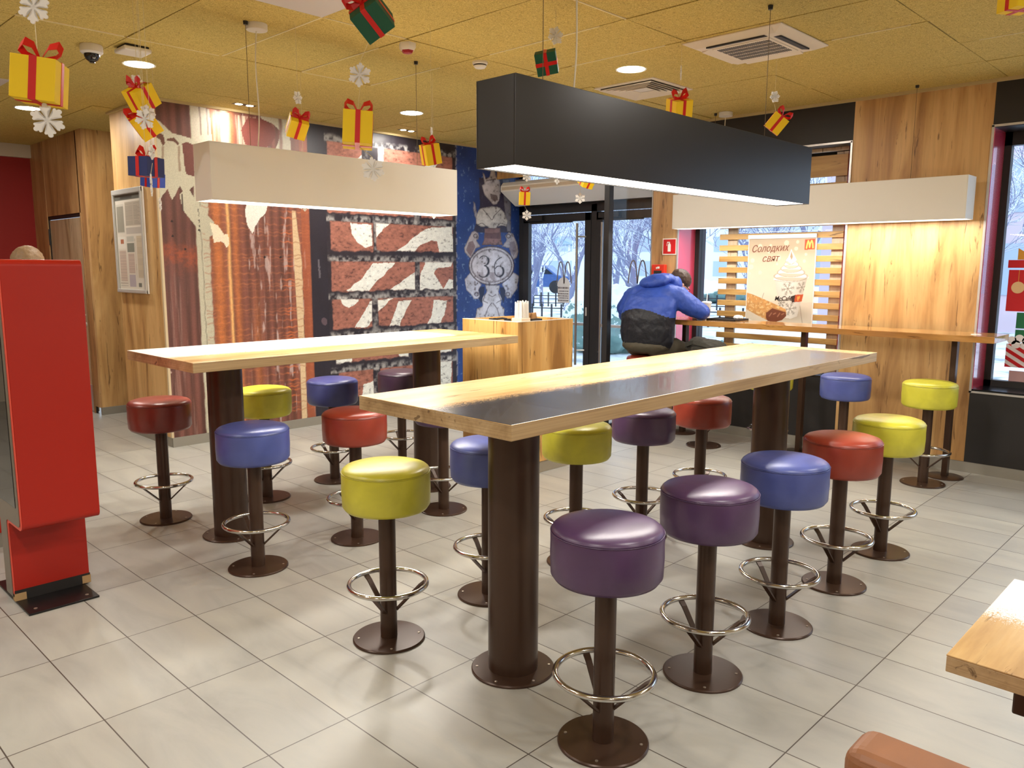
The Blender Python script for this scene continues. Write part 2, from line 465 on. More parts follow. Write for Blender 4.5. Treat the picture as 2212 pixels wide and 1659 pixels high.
    for pts in ([(772, 345), (800, 322), (828, 300), (828, 352), (790, 352)], [(905, 372), (925, 345), (948, 318), (962, 318), (948, 345), (935, 372)],
                [(757, 482), (803, 486), (803, 530), (790, 536), (772, 524), (760, 505)], [(812, 478), (842, 484), (826, 498), (812, 512)],
                [(850, 546), (880, 524), (912, 498), (932, 490), (978, 490), (978, 548), (948, 546), (945, 522), (932, 520), (905, 532), (890, 546)],
                [(748, 630), (778, 605), (808, 570), (852, 566), (822, 600), (798, 630)], [(836, 628), (862, 612), (896, 586), (898, 628)],
                [(906, 628), (908, 590), (918, 565), (978, 565), (974, 576), (948, 580), (938, 592), (950, 610), (958, 624), (972, 604), (980, 606), (978, 628)],
                [(732, 640), (776, 648), (766, 660), (755, 666), (742, 660)], [(768, 708), (786, 680), (800, 652), (806, 648), (808, 690), (792, 708)], [(812, 650), (852, 645), (832, 660), (812, 676)],
                [(840, 706), (852, 680), (862, 652), (890, 648), (876, 676), (864, 706)], [(922, 704), (932, 680), (936, 648), (964, 648), (960, 680), (948, 704)],
                [(728, 770), (760, 762), (760, 790), (724, 796)], [(856, 752), (906, 745), (905, 774), (876, 778), (862, 768)], [(786, 830), (812, 822), (820, 815), (838, 812), (838, 900), (780, 900)], [(940, 740), (975, 736), (975, 880), (940, 880)]):
        white = np.maximum(white, W(pts))
    for zt, zb, cells in rows:
        lm = inb * sm(zt + .072, zt + .035, wz + wob * .04) * sm(zt - .01, zt + .005, wz)
        P.fill(lm * np.clip((speck - .36) * 3.2, 0, 1) * (.55 + .4 * white), (212, 210, 206))
        for a, b in cells:
            rr = .02 * wob
            k = sm(a - .004, a + .006, wx + rr) * sm(b + .004, b - .006, wx + rr) * sm(zb - .004, zb + .01, wz + wob * .05) * sm(zt + .004, zt - .006, wz)
            t = .72 + .55 * (rub - .5) * 1.4 + .25 * (speck - .5)
            brick = srgb(188, 124, 106) * np.clip(t, .3, 1.4)[..., None]
            P.fill(k, brick)
            P.fill(k * np.clip(white * 1.0, 0, 1), srgb(246, 248, 240) * np.clip(.94 + .35 * (rub - .5), .6, 1.1)[..., None])
            P.fill(k * (rub < .28) * .5, (60, 36, 34))
            if b < 6.0:
                jn = sm(b, b + .012, wx) * sm(b + .085, b + .07, wx) * sm(zb - .03, zb, wz) * sm(zt + .03, zt, wz)
                P.fill(jn * np.clip((speck - .40) * 3, 0, 1) * .6, (186, 182, 178))
    # --- blue plaster
    bl = sm(6.165, 6.180, wx + .01 * wob)
    P.fill(bl, srgb(40, 70, 140) * (.62 + .75 * fbm(wx * 3.5, wz * 3.5, 4, 91))[..., None])
    P.fill(bl * sm(.70, .76, fbm(wx * 38, wz * 30, 4, 93)) * .55, (132, 160, 208))
    P.fill((np.abs(wx - 6.172) < .012) * (speck > .55) * .7, (150, 150, 160))
    # --- the stone cartouche with its number
    q = lambda pts: [(980 + a / 3.95, 300 + b / 3.95) for a, b in pts]
    mx = px + wob * 2; my = py + wob * 3
    G = lambda pts: P.poly(q(pts), mx, my)
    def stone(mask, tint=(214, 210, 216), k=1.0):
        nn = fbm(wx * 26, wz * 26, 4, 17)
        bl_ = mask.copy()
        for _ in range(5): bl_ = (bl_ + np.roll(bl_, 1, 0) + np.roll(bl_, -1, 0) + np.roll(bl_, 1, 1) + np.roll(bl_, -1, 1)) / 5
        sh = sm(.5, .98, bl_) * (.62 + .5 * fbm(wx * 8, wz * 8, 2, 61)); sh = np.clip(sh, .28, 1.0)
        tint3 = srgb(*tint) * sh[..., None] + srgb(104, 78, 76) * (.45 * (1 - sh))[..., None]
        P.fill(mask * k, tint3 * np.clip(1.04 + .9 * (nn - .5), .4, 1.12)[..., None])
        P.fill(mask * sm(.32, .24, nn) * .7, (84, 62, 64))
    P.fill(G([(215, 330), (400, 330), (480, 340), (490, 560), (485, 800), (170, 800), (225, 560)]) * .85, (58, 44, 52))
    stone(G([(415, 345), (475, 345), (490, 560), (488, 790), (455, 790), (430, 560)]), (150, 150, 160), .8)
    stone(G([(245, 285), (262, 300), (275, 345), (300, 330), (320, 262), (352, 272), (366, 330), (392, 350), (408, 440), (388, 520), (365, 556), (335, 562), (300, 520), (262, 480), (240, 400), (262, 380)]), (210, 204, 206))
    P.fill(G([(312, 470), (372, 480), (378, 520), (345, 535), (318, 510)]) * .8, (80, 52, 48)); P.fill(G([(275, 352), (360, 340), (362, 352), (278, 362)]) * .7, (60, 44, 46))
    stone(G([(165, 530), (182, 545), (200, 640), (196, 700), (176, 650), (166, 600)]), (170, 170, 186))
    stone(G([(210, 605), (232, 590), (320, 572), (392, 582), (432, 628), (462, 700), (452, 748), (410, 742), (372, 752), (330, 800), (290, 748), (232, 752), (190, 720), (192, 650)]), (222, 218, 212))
    for a in ([(250, 600), (300, 660), (322, 690)], [(400, 600), (350, 650), (328, 690)], [(205, 730), (245, 720), (285, 750)], [(450, 735), (400, 720), (370, 750)]):
        P.fill(P.line(q(a), 1.7, mx, my) * .8, (70, 50, 52))
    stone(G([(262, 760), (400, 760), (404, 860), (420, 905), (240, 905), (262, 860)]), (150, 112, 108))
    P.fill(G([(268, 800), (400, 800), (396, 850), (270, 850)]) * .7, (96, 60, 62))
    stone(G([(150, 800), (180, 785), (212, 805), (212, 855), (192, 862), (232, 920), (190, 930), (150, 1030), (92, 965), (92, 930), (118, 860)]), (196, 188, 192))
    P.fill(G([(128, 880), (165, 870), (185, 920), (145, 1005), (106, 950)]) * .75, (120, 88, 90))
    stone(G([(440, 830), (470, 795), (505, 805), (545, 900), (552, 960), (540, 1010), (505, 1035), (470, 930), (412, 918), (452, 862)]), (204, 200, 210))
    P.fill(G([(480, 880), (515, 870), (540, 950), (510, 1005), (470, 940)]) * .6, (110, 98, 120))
    for s1 in ((186, 828), (468, 830)):
        cx, cy = q([s1])[0]; rr = np.hypot(px - cx, py - cy); P.fill((np.abs(rr - 4) < 1.0) * .8, (70, 52, 58))
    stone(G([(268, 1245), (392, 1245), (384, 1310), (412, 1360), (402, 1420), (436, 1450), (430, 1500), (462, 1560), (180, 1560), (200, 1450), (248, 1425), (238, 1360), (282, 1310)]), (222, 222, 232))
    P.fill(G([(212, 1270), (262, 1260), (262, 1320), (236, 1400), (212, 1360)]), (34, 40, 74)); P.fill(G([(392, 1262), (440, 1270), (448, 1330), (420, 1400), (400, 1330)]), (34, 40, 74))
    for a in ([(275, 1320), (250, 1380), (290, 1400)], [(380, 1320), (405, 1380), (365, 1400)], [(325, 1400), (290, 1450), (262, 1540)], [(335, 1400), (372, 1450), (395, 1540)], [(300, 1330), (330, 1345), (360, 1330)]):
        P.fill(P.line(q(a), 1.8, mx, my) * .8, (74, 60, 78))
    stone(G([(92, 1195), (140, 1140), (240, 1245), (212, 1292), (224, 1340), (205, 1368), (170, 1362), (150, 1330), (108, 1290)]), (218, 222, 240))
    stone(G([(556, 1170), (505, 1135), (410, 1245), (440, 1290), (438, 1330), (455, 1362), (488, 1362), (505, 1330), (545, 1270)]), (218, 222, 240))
    for s1 in ((196, 1325), (462, 1325)):
        cx, cy = q([s1])[0]; rr = np.hypot(px - cx, py - cy); P.fill((np.abs(rr - 4) < 1.1) * .8, (80, 66, 84))
    ocx, ocy = q([(323, 1082)])[0]
    e = lambda a, b: np.hypot((px - ocx) / a, (py - ocy) / b)
    P.fill((e(49.5, 42.5) < 1) * 1.0, (70, 58, 74))
    stone((e(48, 41) < 1) * 1.0, (226, 224, 234)); P.fill((np.abs(e(44, 36) - 1) < .022) * .8, (92, 74, 84))
    stone((e(43, 35) < 1) * 1.0, (224, 222, 232)); P.fill((e(42, 34) < 1) * (py > ocy + 14) * sm(.4, .6, speck) * .55, (110, 84, 92))
    def arc(cx, cy, rx, ry, a0, a1, n=14): return [(cx + rx * math.cos(math.radians(a0 + (a1 - a0) * k / n)), cy - ry * math.sin(math.radians(a0 + (a1 - a0) * k / n))) for k in range(n + 1)]
    ink = (38, 32, 44)
    three = arc(258, 1040, 40, 42, 150, -60) + [(262, 1082)]
    three2 = arc(252, 1130, 46, 50, 75, -140)
    P.fill(P.line(q(three), 2.0, px, py), ink); P.fill(P.line(q(three2), 2.4, px, py), ink)
    P.fill(P.line(q(arc(258, 1040, 40, 42, 30, -40)), 4.2, px, py), ink); P.fill(P.line(q(arc(252, 1130, 46, 50, 35, -50)), 4.6, px, py), ink)
    six = arc(440, 1090, 92, 84, 110, 185) + arc(388, 1130, 38, 46, 175, 360 + 150)
    P.fill(P.line(q(six), 1.9, px, py), ink); P.fill(P.line(q(arc(388, 1130, 37, 45, 40, -80)), 4.2, px, py), ink)
    o = P.build('wall_rear', print_mat('printed_mural_sheet', .42, .28, 150), frame_y(MX0, MY, BBH))
    return tag(o, 'wall printed with rusty sheet, painted bricks and a blue relief numbered 36', 'wall', kind='structure')

def notice_print():
    W, H = .66, .84
    P = Paint(W, H, .004); P.fill(np.ones_like(P.u), (214, 206, 192))
    u, v = P.u, P.v
    R = lambda a, b, c, d, col, k=1.0: P.fill(((u > a) & (u < b) & (v > c) & (v < d)) * k, col)
    R(0, W, H - .05, H, (96, 96, 88)); R(.14, .44, H - .036, H - .018, (60, 60, 56))
    R(.02, .22, .50, .76, (196, 190, 176)); R(.035, .205, .51, .74, (150, 146, 132))
    R(.25, .64, .56, .77, (176, 166, 150)); R(.25, .64, .49, .545, (182, 174, 164))
    for k in range(17): R(.26, .43, .575 + k * .011, .579 + k * .011, (150, 142, 130)); R(.46, .62 - .03 * (k % 3), .575 + k * .011, .579 + k * .011, (144, 136, 126))
    R(.02, .22, .36, .47, (222, 216, 204)); R(.09, .17, .405, .445, (176, 112, 84)); R(.25, .43, .42, .47, (186, 184, 172)); R(.25, .43, .33, .41, (132, 134, 122))
    R(.04, .21, .07, .345, (200, 180, 164)); R(.26, .42, .14, .32, (196, 176, 162)); R(.26, .42, .02, .13, (176, 166, 172)); R(.49, .64, .10, .47, (196, 182, 158))
    for k in range(28): R(.045, .205, .075 + k * .0095, .078 + k * .0095, (178, 158, 146)); R(.5, .63, .105 + k * .0125, .108 + k * .0125, (176, 160, 140)); R(.445, .46, .11 + k * .0122, .115 + k * .0122, (150, 120, 90))
    for k in range(16): R(.27, .41, .15 + k * .0105, .153 + k * .0105, (170, 150, 140))
    R(.02, .22, .05, .056, (120, 90, 70)); R(.48, .56, .02, .06, (120, 120, 112)); R(.03, .22, .025, .03, (150, 140, 130))
    return P

def poster_print():
    W, H = .635, .80
    P = Paint(W, H, .0035); u, v = P.u, P.v
    n = fbm(u * 9, v * 9, 4, 4); n2 = fbm(u * 60, v * 60, 3, 5)
    top = srgb(190, 170, 142); mid_ = srgb(240, 228, 206)
    t = np.clip((v - .3) / .4, 0, 1)[..., None]
    P.c = mid_ * (1 - t) + top * t; P.c = P.c * (.94 + .12 * n)[..., None]
    for k in range(16):
        cx, cy, r = (k * .173) % .6 + .02, .48 + ((k * .137) % .30), .012 + .014 * ((k * 7) % 5) / 5
        P.fill((np.hypot(u - cx, v - cy) < r) * .38, (250, 240, 214))
    P.fill((v < .22 + .02 * n) * .35, (206, 192, 172)); P.fill(P.line([(.52, .20), (.56, 0)], .004) * .9, (96, 84, 74)); P.fill(P.line([(.17, .30), (.14, .2)], .004) * .9, (110, 96, 84))
    # paper cup
    cup = P.poly([(.27, .425), (.575, .445), (.50, .10), (.44, .075), (.36, .085), (.335, .13)])
    P.fill(np.clip(1 - np.hypot((u - .43) / .24, (v - .12) / .09), 0, 1) * .8, (150, 130, 108)); P.fill(cup, srgb(232, 226, 214)); P.fill(cup * np.clip((u - .44) * 7, 0, 1) * .75, (170, 156, 138)); P.fill(cup * np.clip((.36 - u) * 8, 0, 1) * .5, (186, 174, 156))
    P.fill(P.line([(.268, .43), (.40, .414), (.50, .425), (.578, .45)], .018), (250, 246, 238)); P.fill(P.line([(.27, .418), (.40, .402), (.50, .412), (.57, .436)], .005) * .7, (150, 138, 122))
    def flake(cx, cy, r, col=(128, 118, 104)):
        for k in range(6):
            a = k * PI / 3 + .2; ex, ey = cx + r * math.cos(a), cy + r * math.sin(a)
            P.fill(P.line([(cx, cy), (ex, ey)], .006) * cup * .8, col)
            for f in (.45, .72):
                bx_, by_ = cx + r * f * math.cos(a), cy + r * f * math.sin(a)
                for d_ in (-.8, .8): P.fill(P.line([(bx_, by_), (bx_ + .3 * r * math.cos(a + d_), by_ + .3 * r * math.sin(a + d_))], .005) * cup * .75, col)
    flake(.40, .345, .062); flake(.53, .36, .05); flake(.43, .165, .062); flake(.34, .215, .04)
    # sleeve band, left blank in its dark part; lettering is laid over it
    P.fill(P.poly([(.432, .275), (.475, .292), (.47, .225), (.445, .222)]), (66, 48, 42)); P.fill(P.poly([(.472, .292), (.548, .298), (.535, .232), (.468, .226)]), (196, 84, 44))
    P.fill(P.line([(.500, .245), (.498, .272), (.508, .262), (.512, .276)], .012), (240, 170, 80))
    # whipped cream
    for k, (cx, cy, rx, ry) in enumerate([(.42, .455, .155, .042), (.42, .49, .125, .04), (.42, .525, .095, .036), (.42, .56, .066, .034), (.41, .595, .042, .034)]):
        e = np.hypot((u - cx) / rx, (v - cy) / ry); P.fill((e < 1) * 1.0, srgb(246, 240, 228)); P.fill((e < 1) * (v < cy - ry * .2) * .7, (184, 166, 140)); P.fill((np.abs(e - 1) < .05) * .6, (150, 130, 106))
        P.fill(P.line([(cx - rx * .8, cy - ry * .3), (cx, cy + ry * .1), (cx + rx * .8, cy + ry * .5)], .006) * (e < 1) * .6, (180, 160, 136))
    P.fill(P.poly([(.375, .60), (.40, .655), (.412, .700), (.43, .665), (.47, .60), (.42, .565)]), (244, 236, 222)); P.fill(P.poly([(.415, .685), (.405, .63), (.42, .60), (.432, .63)]), (168, 144, 116))
    # filled pastry roll
    roll = P.poly([(0, .30), (.06, .285), (.20, .235), (.33, .185), (.39, .16), (.40, .12), (.37, .075), (.30, .045), (.22, .05), (.10, .10), (0, .145)])
    P.fill(roll, srgb(214, 158, 92) * (.72 + .55 * fbm(u * 50, v * 50, 3, 8))[..., None]); P.fill(roll * (n2 > .62) * .7, (246, 216, 160))
    P.fill(roll * np.clip((.13 - v + u * -.1) * 12, 0, 1) * .5, (150, 92, 44))
    P.fill(P.poly([(.20, .12), (.25, .165), (.31, .165), (.39, .135), (.40, .10), (.36, .06), (.29, .035), (.22, .045), (.20, .08)]), (120, 62, 38))
    P.fill(P.line([(.21, .13), (.26, .17), (.38, .14)], .010), (206, 150, 92))
    for k in range(4): P.fill(P.line([(.235 + .04 * k, .09 + .02 * (k % 2)), (.255 + .04 * k, .12)], .010) * .6, (196, 140, 110))
    P.fill(P.poly([(0, .07), (.10, .03), (.20, 0), (0, 0)]) * .8, (250, 246, 238))
    P.fill(P.poly([(.535, .69), (.625, .695), (.625, .785), (.535, .78)]), (214, 74, 30))
    M = [(.552, .705)] + [(.552 + .006, .745), (.565, .768), (.575, .745), (.580, .712), (.585, .745), (.596, .770), (.606, .748), (.611, .708)]
    P.fill(P.line(M, .012), (252, 214, 110))
    return P
# ------------------------------------------------------------------ room shell
def floor_material():
    g = NT('porcelain_floor_tiles'); x, y, z = g.xyz()
    tx = g.math('DIVIDE', g.math('SUBTRACT', x, .868), .2985); ty = g.math('DIVIDE', g.math('SUBTRACT', y, 1.03), .5975)
    fx = g.math('FRACT', tx); fy = g.math('FRACT', ty); ix = g.math('FLOOR', tx); iy = g.math('FLOOR', ty)
    def edge(f, w): return g.math('LESS_THAN', g.math('MINIMUM', f, g.math('SUBTRACT', 1.0, f)), w)
    grout = g.math('MAXIMUM', edge(fx, .0075), edge(fy, .0036))
    cmb = g.n('ShaderNodeCombineXYZ'); g.l(ix, cmb.inputs[0]); g.l(iy, cmb.inputs[1])
    wn_ = g.n('ShaderNodeTexWhiteNoise', noise_dimensions='2D'); g.l(cmb.outputs[0], wn_.inputs['Vector'])
    off = g.n('ShaderNodeVectorMath', operation='MULTIPLY_ADD'); g.l(wn_.outputs['Color'], off.inputs[0]); off.inputs[1].default_value = (9, 9, 0); g.l(g.map((5, 1.5, 1)), off.inputs[2])
    n1 = g.noise(off.outputs[0], 1.1, 6, .8, .6)
    c = g.ramp(n1, [(.30, rgb(164, 163, 157)), (.50, rgb(175, 174, 167)), (.70, rgb(183, 181, 172))])
    tint = g.ramp(wn_.outputs['Value'], [(0, (.93, .925, .93, 1)), (1, (1.04, 1.03, 1.0, 1))])
    c = g.mix(1.0, c, tint, 'MULTIPLY')
    c = g.mix(grout, c, rgb(82, 73, 66))
    g.l(c, g.b.inputs['Base Color'])
    g.l(g.ramp(n1, [(.3, (.34, .34, .34, 1)), (.7, (.44, .44, .44, 1))]), g.b.inputs['Roughness'])
    g.bump(g.math('SUBTRACT', 1.0, grout), .25, .002)
    return g.m
struct('floor', MB().box(-4.2, 7.2, -3.2, 12, -.05, 0), floor_material(), label='pale grey rectangular porcelain floor tiles with thin dark joints')

def ceiling_material():
    g = NT('wood_wool_ceiling_boards'); x, y, z = g.xyz()
    f1 = g.noise(g.map((75, 75, 75)), 1.0, 6, 2.4, .75)
    f2 = g.noise(g.map((34, 60, 34), (3, 1, 0)), 1.0, 5, 2.6, .65)
    c = g.ramp(f1, [(.30, rgb(92, 72, 30)), (.42, rgb(182, 156, 80)), (.56, rgb(218, 194, 110)), (.70, rgb(246, 228, 156))])
    d = g.ramp(f2, [(.58, BK), (.66, WH)])
    c = g.mix(g.math('MULTIPLY', d, .8), c, rgb(116, 92, 42))
    g.l(c, g.b.inputs['Base Color']); g.b.inputs['Roughness'].default_value = .9
    g.bump(f1, .5, .004)
    return g.m
M_ceil = ceiling_material()
M_grid = mat('dark_ceiling_joint', rgb(84, 70, 40), .8); M_run = mat('pale_ceiling_runner', rgb(232, 220, 178), .5)
GX0, GXP, GY0, GYP = 2.615, .596, 4.01, 1.2
mb = MB(); rnd = random.Random(3)
holes = [(4.44, 2.21), (5.02, 3.45), (2.02, 3.41), (1.43, 7.0)]
for i in range(-12, 9):
    for j in range(-7, 8):
        x0 = GX0 + i * GXP; y0 = GY0 + j * GYP
        if x0 > 6.85 or x0 + GXP < -4.1 or y0 > 11.4 or y0 + GYP < -3: continue
        x1 = min(x0 + GXP, 7.3); y1 = y0 + GYP; h = [rnd.uniform(-.003, .004) for _ in range(4)]
        a, e = .0032, .0035
        v = [(x0 + a, y0 + e, CEIL + h[0]), (x1 - a, y0 + e, CEIL + h[1]), (x1 - a, y1 - e, CEIL + h[2]), (x0 + a, y1 - e, CEIL + h[3])]
        v += [(p[0], p[1], CEIL + .03) for p in v]
        mb.add(v, [(0, 3, 2, 1), (4, 5, 6, 7), (0, 1, 5, 4), (1, 2, 6, 5), (2, 3, 7, 6), (3, 0, 4, 7)])
ceil_o = struct('ceiling', mb, M_ceil, label='yellowish wood wool ceiling boards in a grid of thin joints')
struct('ceiling_grid', MB().box(-4.3, 7.4, -3.3, 12, CEIL + .006, CEIL + .02), M_grid, ceil_o)
mbr = MB()
for (x0, x1, y0, y1) in [(2.611, 2.620, 4.01, 5.2), (3.207, 3.215, 4.3, 5.2), (2.02, 2.6, 5.206, 5.214), (3.803, 3.811, 4.4, 5.2), (2.63, 3.2, 4.006, 4.014), (3.803, 3.811, 3.0, 3.9), (4.399, 4.407, 2.95, 3.7), (3.22, 3.7, 5.206, 5.214), (5.59, 5.598, .6, 1.5), (1.42, 2.0, 5.206, 5.214), (3.3, 3.8, 2.806, 2.814), (4.995, 5.003, 1.7, 2.15)]:
    mbr.box(x0, x1, y0, y1, CEIL - .0035, CEIL + .006)
struct('ceiling_runner', mbr, M_run, ceil_o)
struct('ceiling_void', MB().box(-4.3, 7.4, -3.3, 12, CEIL + .03, CEIL + .09), M_grid, ceil_o)

M_white = mat('white_lacquer', rgb(236, 232, 224), .35)
M_black = mat('black_wall_board', rgb(38, 35, 34), .5)
M_alu = mat('brushed_aluminium_trim', rgb(206, 202, 198), .35, .6)
M_dgrey = mat('anthracite_metal', rgb(52, 52, 54), .38, .3)
M_base = mat('grey_tile_skirting', rgb(142, 137, 126), .45)
M_red = mat('red_reveal_panel', rgb(212, 70, 94), .24, spec=1.0, coat=1.0)
M_redwall = mat('dark_red_wall', rgb(150, 22, 14), .6)
M_plaster = mat('pale_plaster', rgb(214, 204, 186), .7)
M_glass = NT('window_glass')
def _glass():
    g = M_glass; g.t.nodes.remove(g.b)
    tr = g.n('ShaderNodeBsdfTransparent'); tr.inputs[0].default_value = (.975, .99, 1.0, 1)
    gl = g.n('ShaderNodeBsdfGlossy'); gl.inputs['Roughness'].default_value = .02
    fr = g.n('ShaderNodeFresnel'); fr.inputs[0].default_value = 1.45
    mx = g.n('ShaderNodeMixShader'); ge = g.n('ShaderNodeNewGeometry'); g.l(g.math('MULTIPLY', fr.outputs[0], g.math('SUBTRACT', 1.0, ge.outputs['Backfacing'])), mx.inputs[0]); g.l(tr.outputs[0], mx.inputs[1]); g.l(gl.outputs[0], mx.inputs[2])
    g.l(mx.outputs[0], g.t.nodes['Material Output'].inputs[0])
    return g.m
M_glass = _glass()

wall_rear = mural()
struct('wall_rear_backing', MB().box(2.845, 7.25, 6.874, 7.85, 0, CEIL), M_plaster, wall_rear)
struct('baseboard_rear', MB().box(2.832, 7.25, 6.862, 6.874, 0, BBH), M_base, label='grey skirting under the printed wall')
# short oak side of the printed block, with the notice board
struct('wall_side', MB().box(2.83, 2.845, 6.895, 7.83, BBH, CEIL), M_oak_v(1), label='oak panelled end of the printed wall carrying the notice board')
struct('trim_1', MB().box(2.826, 2.846, 6.868, 6.895, BBH, CEIL), mat('pale_edge_profile', rgb(206, 186, 150), .5), label='pale vertical edge profile between oak panel and rusty print')
struct('baseboard_side', MB().box(2.832, 2.846, 6.87, 7.83, 0, BBH), M_base, label='grey skirting below the notice board')
# recess behind: oak corner and the wall with the service door
struct('wall_recess', MB().box(2.96, 7.25, 8.935, 8.96, .08, CEIL), M_oak_v(2), label='oak panelled wall in the recess beside the service door')
struct('baseboard_recess', MB().box(2.955, 7.25, 8.92, 8.96, 0, .08), M_base, label='grey skirting of the recess')
wl = struct('wall_service', MB().box(2.94, 2.96, 9.10, 9.125, .0, CEIL).box(2.94, 2.96, 8.935, 9.08, .08, CEIL).box(2.94, 2.96, 9.08, 10.18, 2.12, CEIL).box(2.94, 2.96, 10.20, 10.70, .08, CEIL), M_oak_dark(3), label='oak panelled wall around the service door')
struct('wall_joint', MB().box(2.95, 2.965, 10.17, 10.215, 0, CEIL).box(2.95, 2.965, 9.07, 9.11, 0, CEIL).box(2.95, 2.97, 9.07, 10.2, 2.08, 2.125), M_black, wl)
d3 = sgroup('door_3', 'flush oak service door in the recess with lever handle', (2.95, 9.64, 0))
def D3(n, mb, m_, **k): return struct(n, mb.xform(Matrix.Translation((-2.95, -9.64, 0))), m_, d3, **k)
D3('door_leaf', MB().box(2.955, 2.995, 9.13, 10.165, .01, 2.075), wood('greyed_oak_door', 2, rgb(206, 184, 152), rgb(190, 164, 128), rgb(158, 130, 96), .35))
D3('kick_plate', MB().box(2.948, 2.956, 9.15, 10.15, .02, .30), M_alu)
D3('handle', MB().tube([(2.955, 9.22, 1.05), (2.90, 9.22, 1.05), (2.895, 9.24, 1.05), (2.895, 9.35, 1.05)], .010), M_alu)
D3('lock_rosette', MB().cyl((0, 0, 0), .024, 0, .012, 16).xform(Matrix.Translation((2.955, 9.22, .95)) @ Matrix.Rotation(-PI / 2, 4, 'Y')), M_alu)
D3('hinge', MB().cyl((2.945, 10.17, 0), .012, 1.80, 1.98, 10), M_dgrey)
struct('wall_far', MB().box(.6, 2.96, 10.66, 10.72, 0, 2.80), M_redwall, label='dark red wall at the far end beyond the ordering kiosk')
struct('wall_far_side', MB().box(-4.2, .6, 10.66, 10.72, 0, 2.80), M_plaster, label='pale wall beside the dark red wall')
struct('trim_2', MB().box(-4.2, 2.96, 10.60, 10.72, 2.80, CEIL), M_plaster, label='pale bulkhead above the dark red wall')
# walls behind and beside the camera (seen only in reflections and from other positions)
struct('wall_left', MB().box(-4.25, -4.2, -3.2, 10.7, 0, CEIL), M_oak_v(4), label='oak panelled wall to the far side of the hall')
struct('wall_front', MB().box(-4.2, 7.2, -3.25, -3.2, 0, CEIL), M_plaster, label='pale wall behind the viewer')

# ------------------------------------------------------------------ window wall (faces -x at x = 6.82)
WX, FX = 6.82, 7.15
M_pier = M_oak_v(5)
struct('wall_right', MB().box(WX, FX, 1.688, 2.705, .085, CEIL), M_pier, label='warm oak pier between the two windows')
struct('wall_entrance_pier', MB().box(WX, FX, 4.355, 4.655, .085, CEIL), M_oak_dark(6), label='narrow oak pier with the fire extinguisher sign')
struct('wall_window_head', MB().box(WX, FX, 2.705, 4.355, 2.612, CEIL).box(WX, FX, -3.2, 1.688, 2.612, CEIL), M_black, label='black band above the windows')
struct('wall_window_apron', MB().box(WX, FX, 2.705, 4.355, .085, .628).box(WX, FX, -3.2, 1.688, .085, .640), M_black, label='black panels below the windows')
struct('baseboard_right', MB().box(WX + .003, FX, -3.2, 4.655, 0, .085), M_base, label='grey skirting under the window wall')
struct('baseboard_cap', MB().box(WX - .02, WX + .003, -3.2, 4.655, .05, .06), M_base, label='thin skirting edge of the window wall') if False else None
struct('wall_outer', MB().box(FX, 7.35, 1.688, 2.705, -.1, 3.2).box(FX, 7.35, 4.355, 4.78, -.1, 3.2).box(FX, 7.35, -3.2, 4.4, 2.60, 3.3).box(FX, 7.35, -3.2, 4.4, -.1, .64), M_dgrey, label='dark outer face of the window wall')
struct('trim_3', MB().box(WX - .012, FX, 4.340, 4.356, .628, 2.612).box(WX - .012, WX, 2.705, 4.356, 2.600, 2.616).box(WX - .012, WX, 2.703, 2.719, .628, 2.612), M_alu, label='pale metal edge around the slatted window')
struct('trim_4', MB().box(WX - .012, WX + .01, 1.676, 1.692, .628, 2.618).box(WX - .012, WX, -3.2, 1.692, 2.606, 2.622).box(WX - .012, WX, -3.2, 1.692, .630, .644), M_alu, label='pale metal edge around the big window')
struct('trim_5', MB().box(WX - .008, WX + .01, 4.650, 4.662, 0, CEIL), M_alu, label='slim metal edge where glass screen meets the pier')
struct('trim_6', MB().box(WX - .03, WX, -3.2, 4.66, CEIL - .022, CEIL).box(2.83, 6.82, MY - .025, MY, CEIL - .022, CEIL).box(2.80, 2.83, 6.87, 7.83, CEIL - .022, CEIL), mat('ceiling_edge_profile', rgb(196, 174, 124), .6), label='slim profile where ceiling meets the walls')
def window(n, y0, y1, z0, z1, label, reveal_red=True):
    w = sgroup('window_%d' % n, label, (FX, (y0 + y1) / 2, z0))
    T = Matrix.Translation((-FX, -(y0 + y1) / 2, -z0))
    A = lambda nm, mb, m_: struct(nm, mb.xform(T), m_, w)
    A('reveal', MB().box(WX, FX, y1 - .016, y1 - .001, z0, z1).box(WX, FX, y0 + .001, y0 + .016, z0, z1), M_red)
    A('reveal_head', MB().box(WX, FX, y0, y1, z1 - .016, z1 - .001), M_dgrey)
    A('sill', MB().box(WX, FX, y0, y1, z0, z0 + .018), mat('black_gloss_sill', rgb(26, 26, 30), .18))
    f = .065; x0, x1 = FX - .03, FX + .04
    A('window_frame', MB().box(x0, x1, y0, y1, z0 + .018, z0 + f).box(x0, x1, y0, y1, z1 - f - .05, z1).box(x0, x1, y0, y0 + f, z0, z1).box(x0, x1, y1 - f, y1, z0, z1), M_black)
    A('pane', MB().box(FX + .012, FX + .020, y0 + f, y1 - f, z0 + f, z1 - f - .05), M_glass)
    return w
window(1, 2.705, 4.355, .628, 2.612, 'tall window with red side reveals behind the oak slats')
w2 = window(2, -.9, 1.688, .640, 2.618, 'tall window at the right edge with festive stickers')
struct('wall_right_pier', MB().box(WX, FX, -3.2, -.9, .64, 2.62), M_pier, label='oak pier beyond the big window')

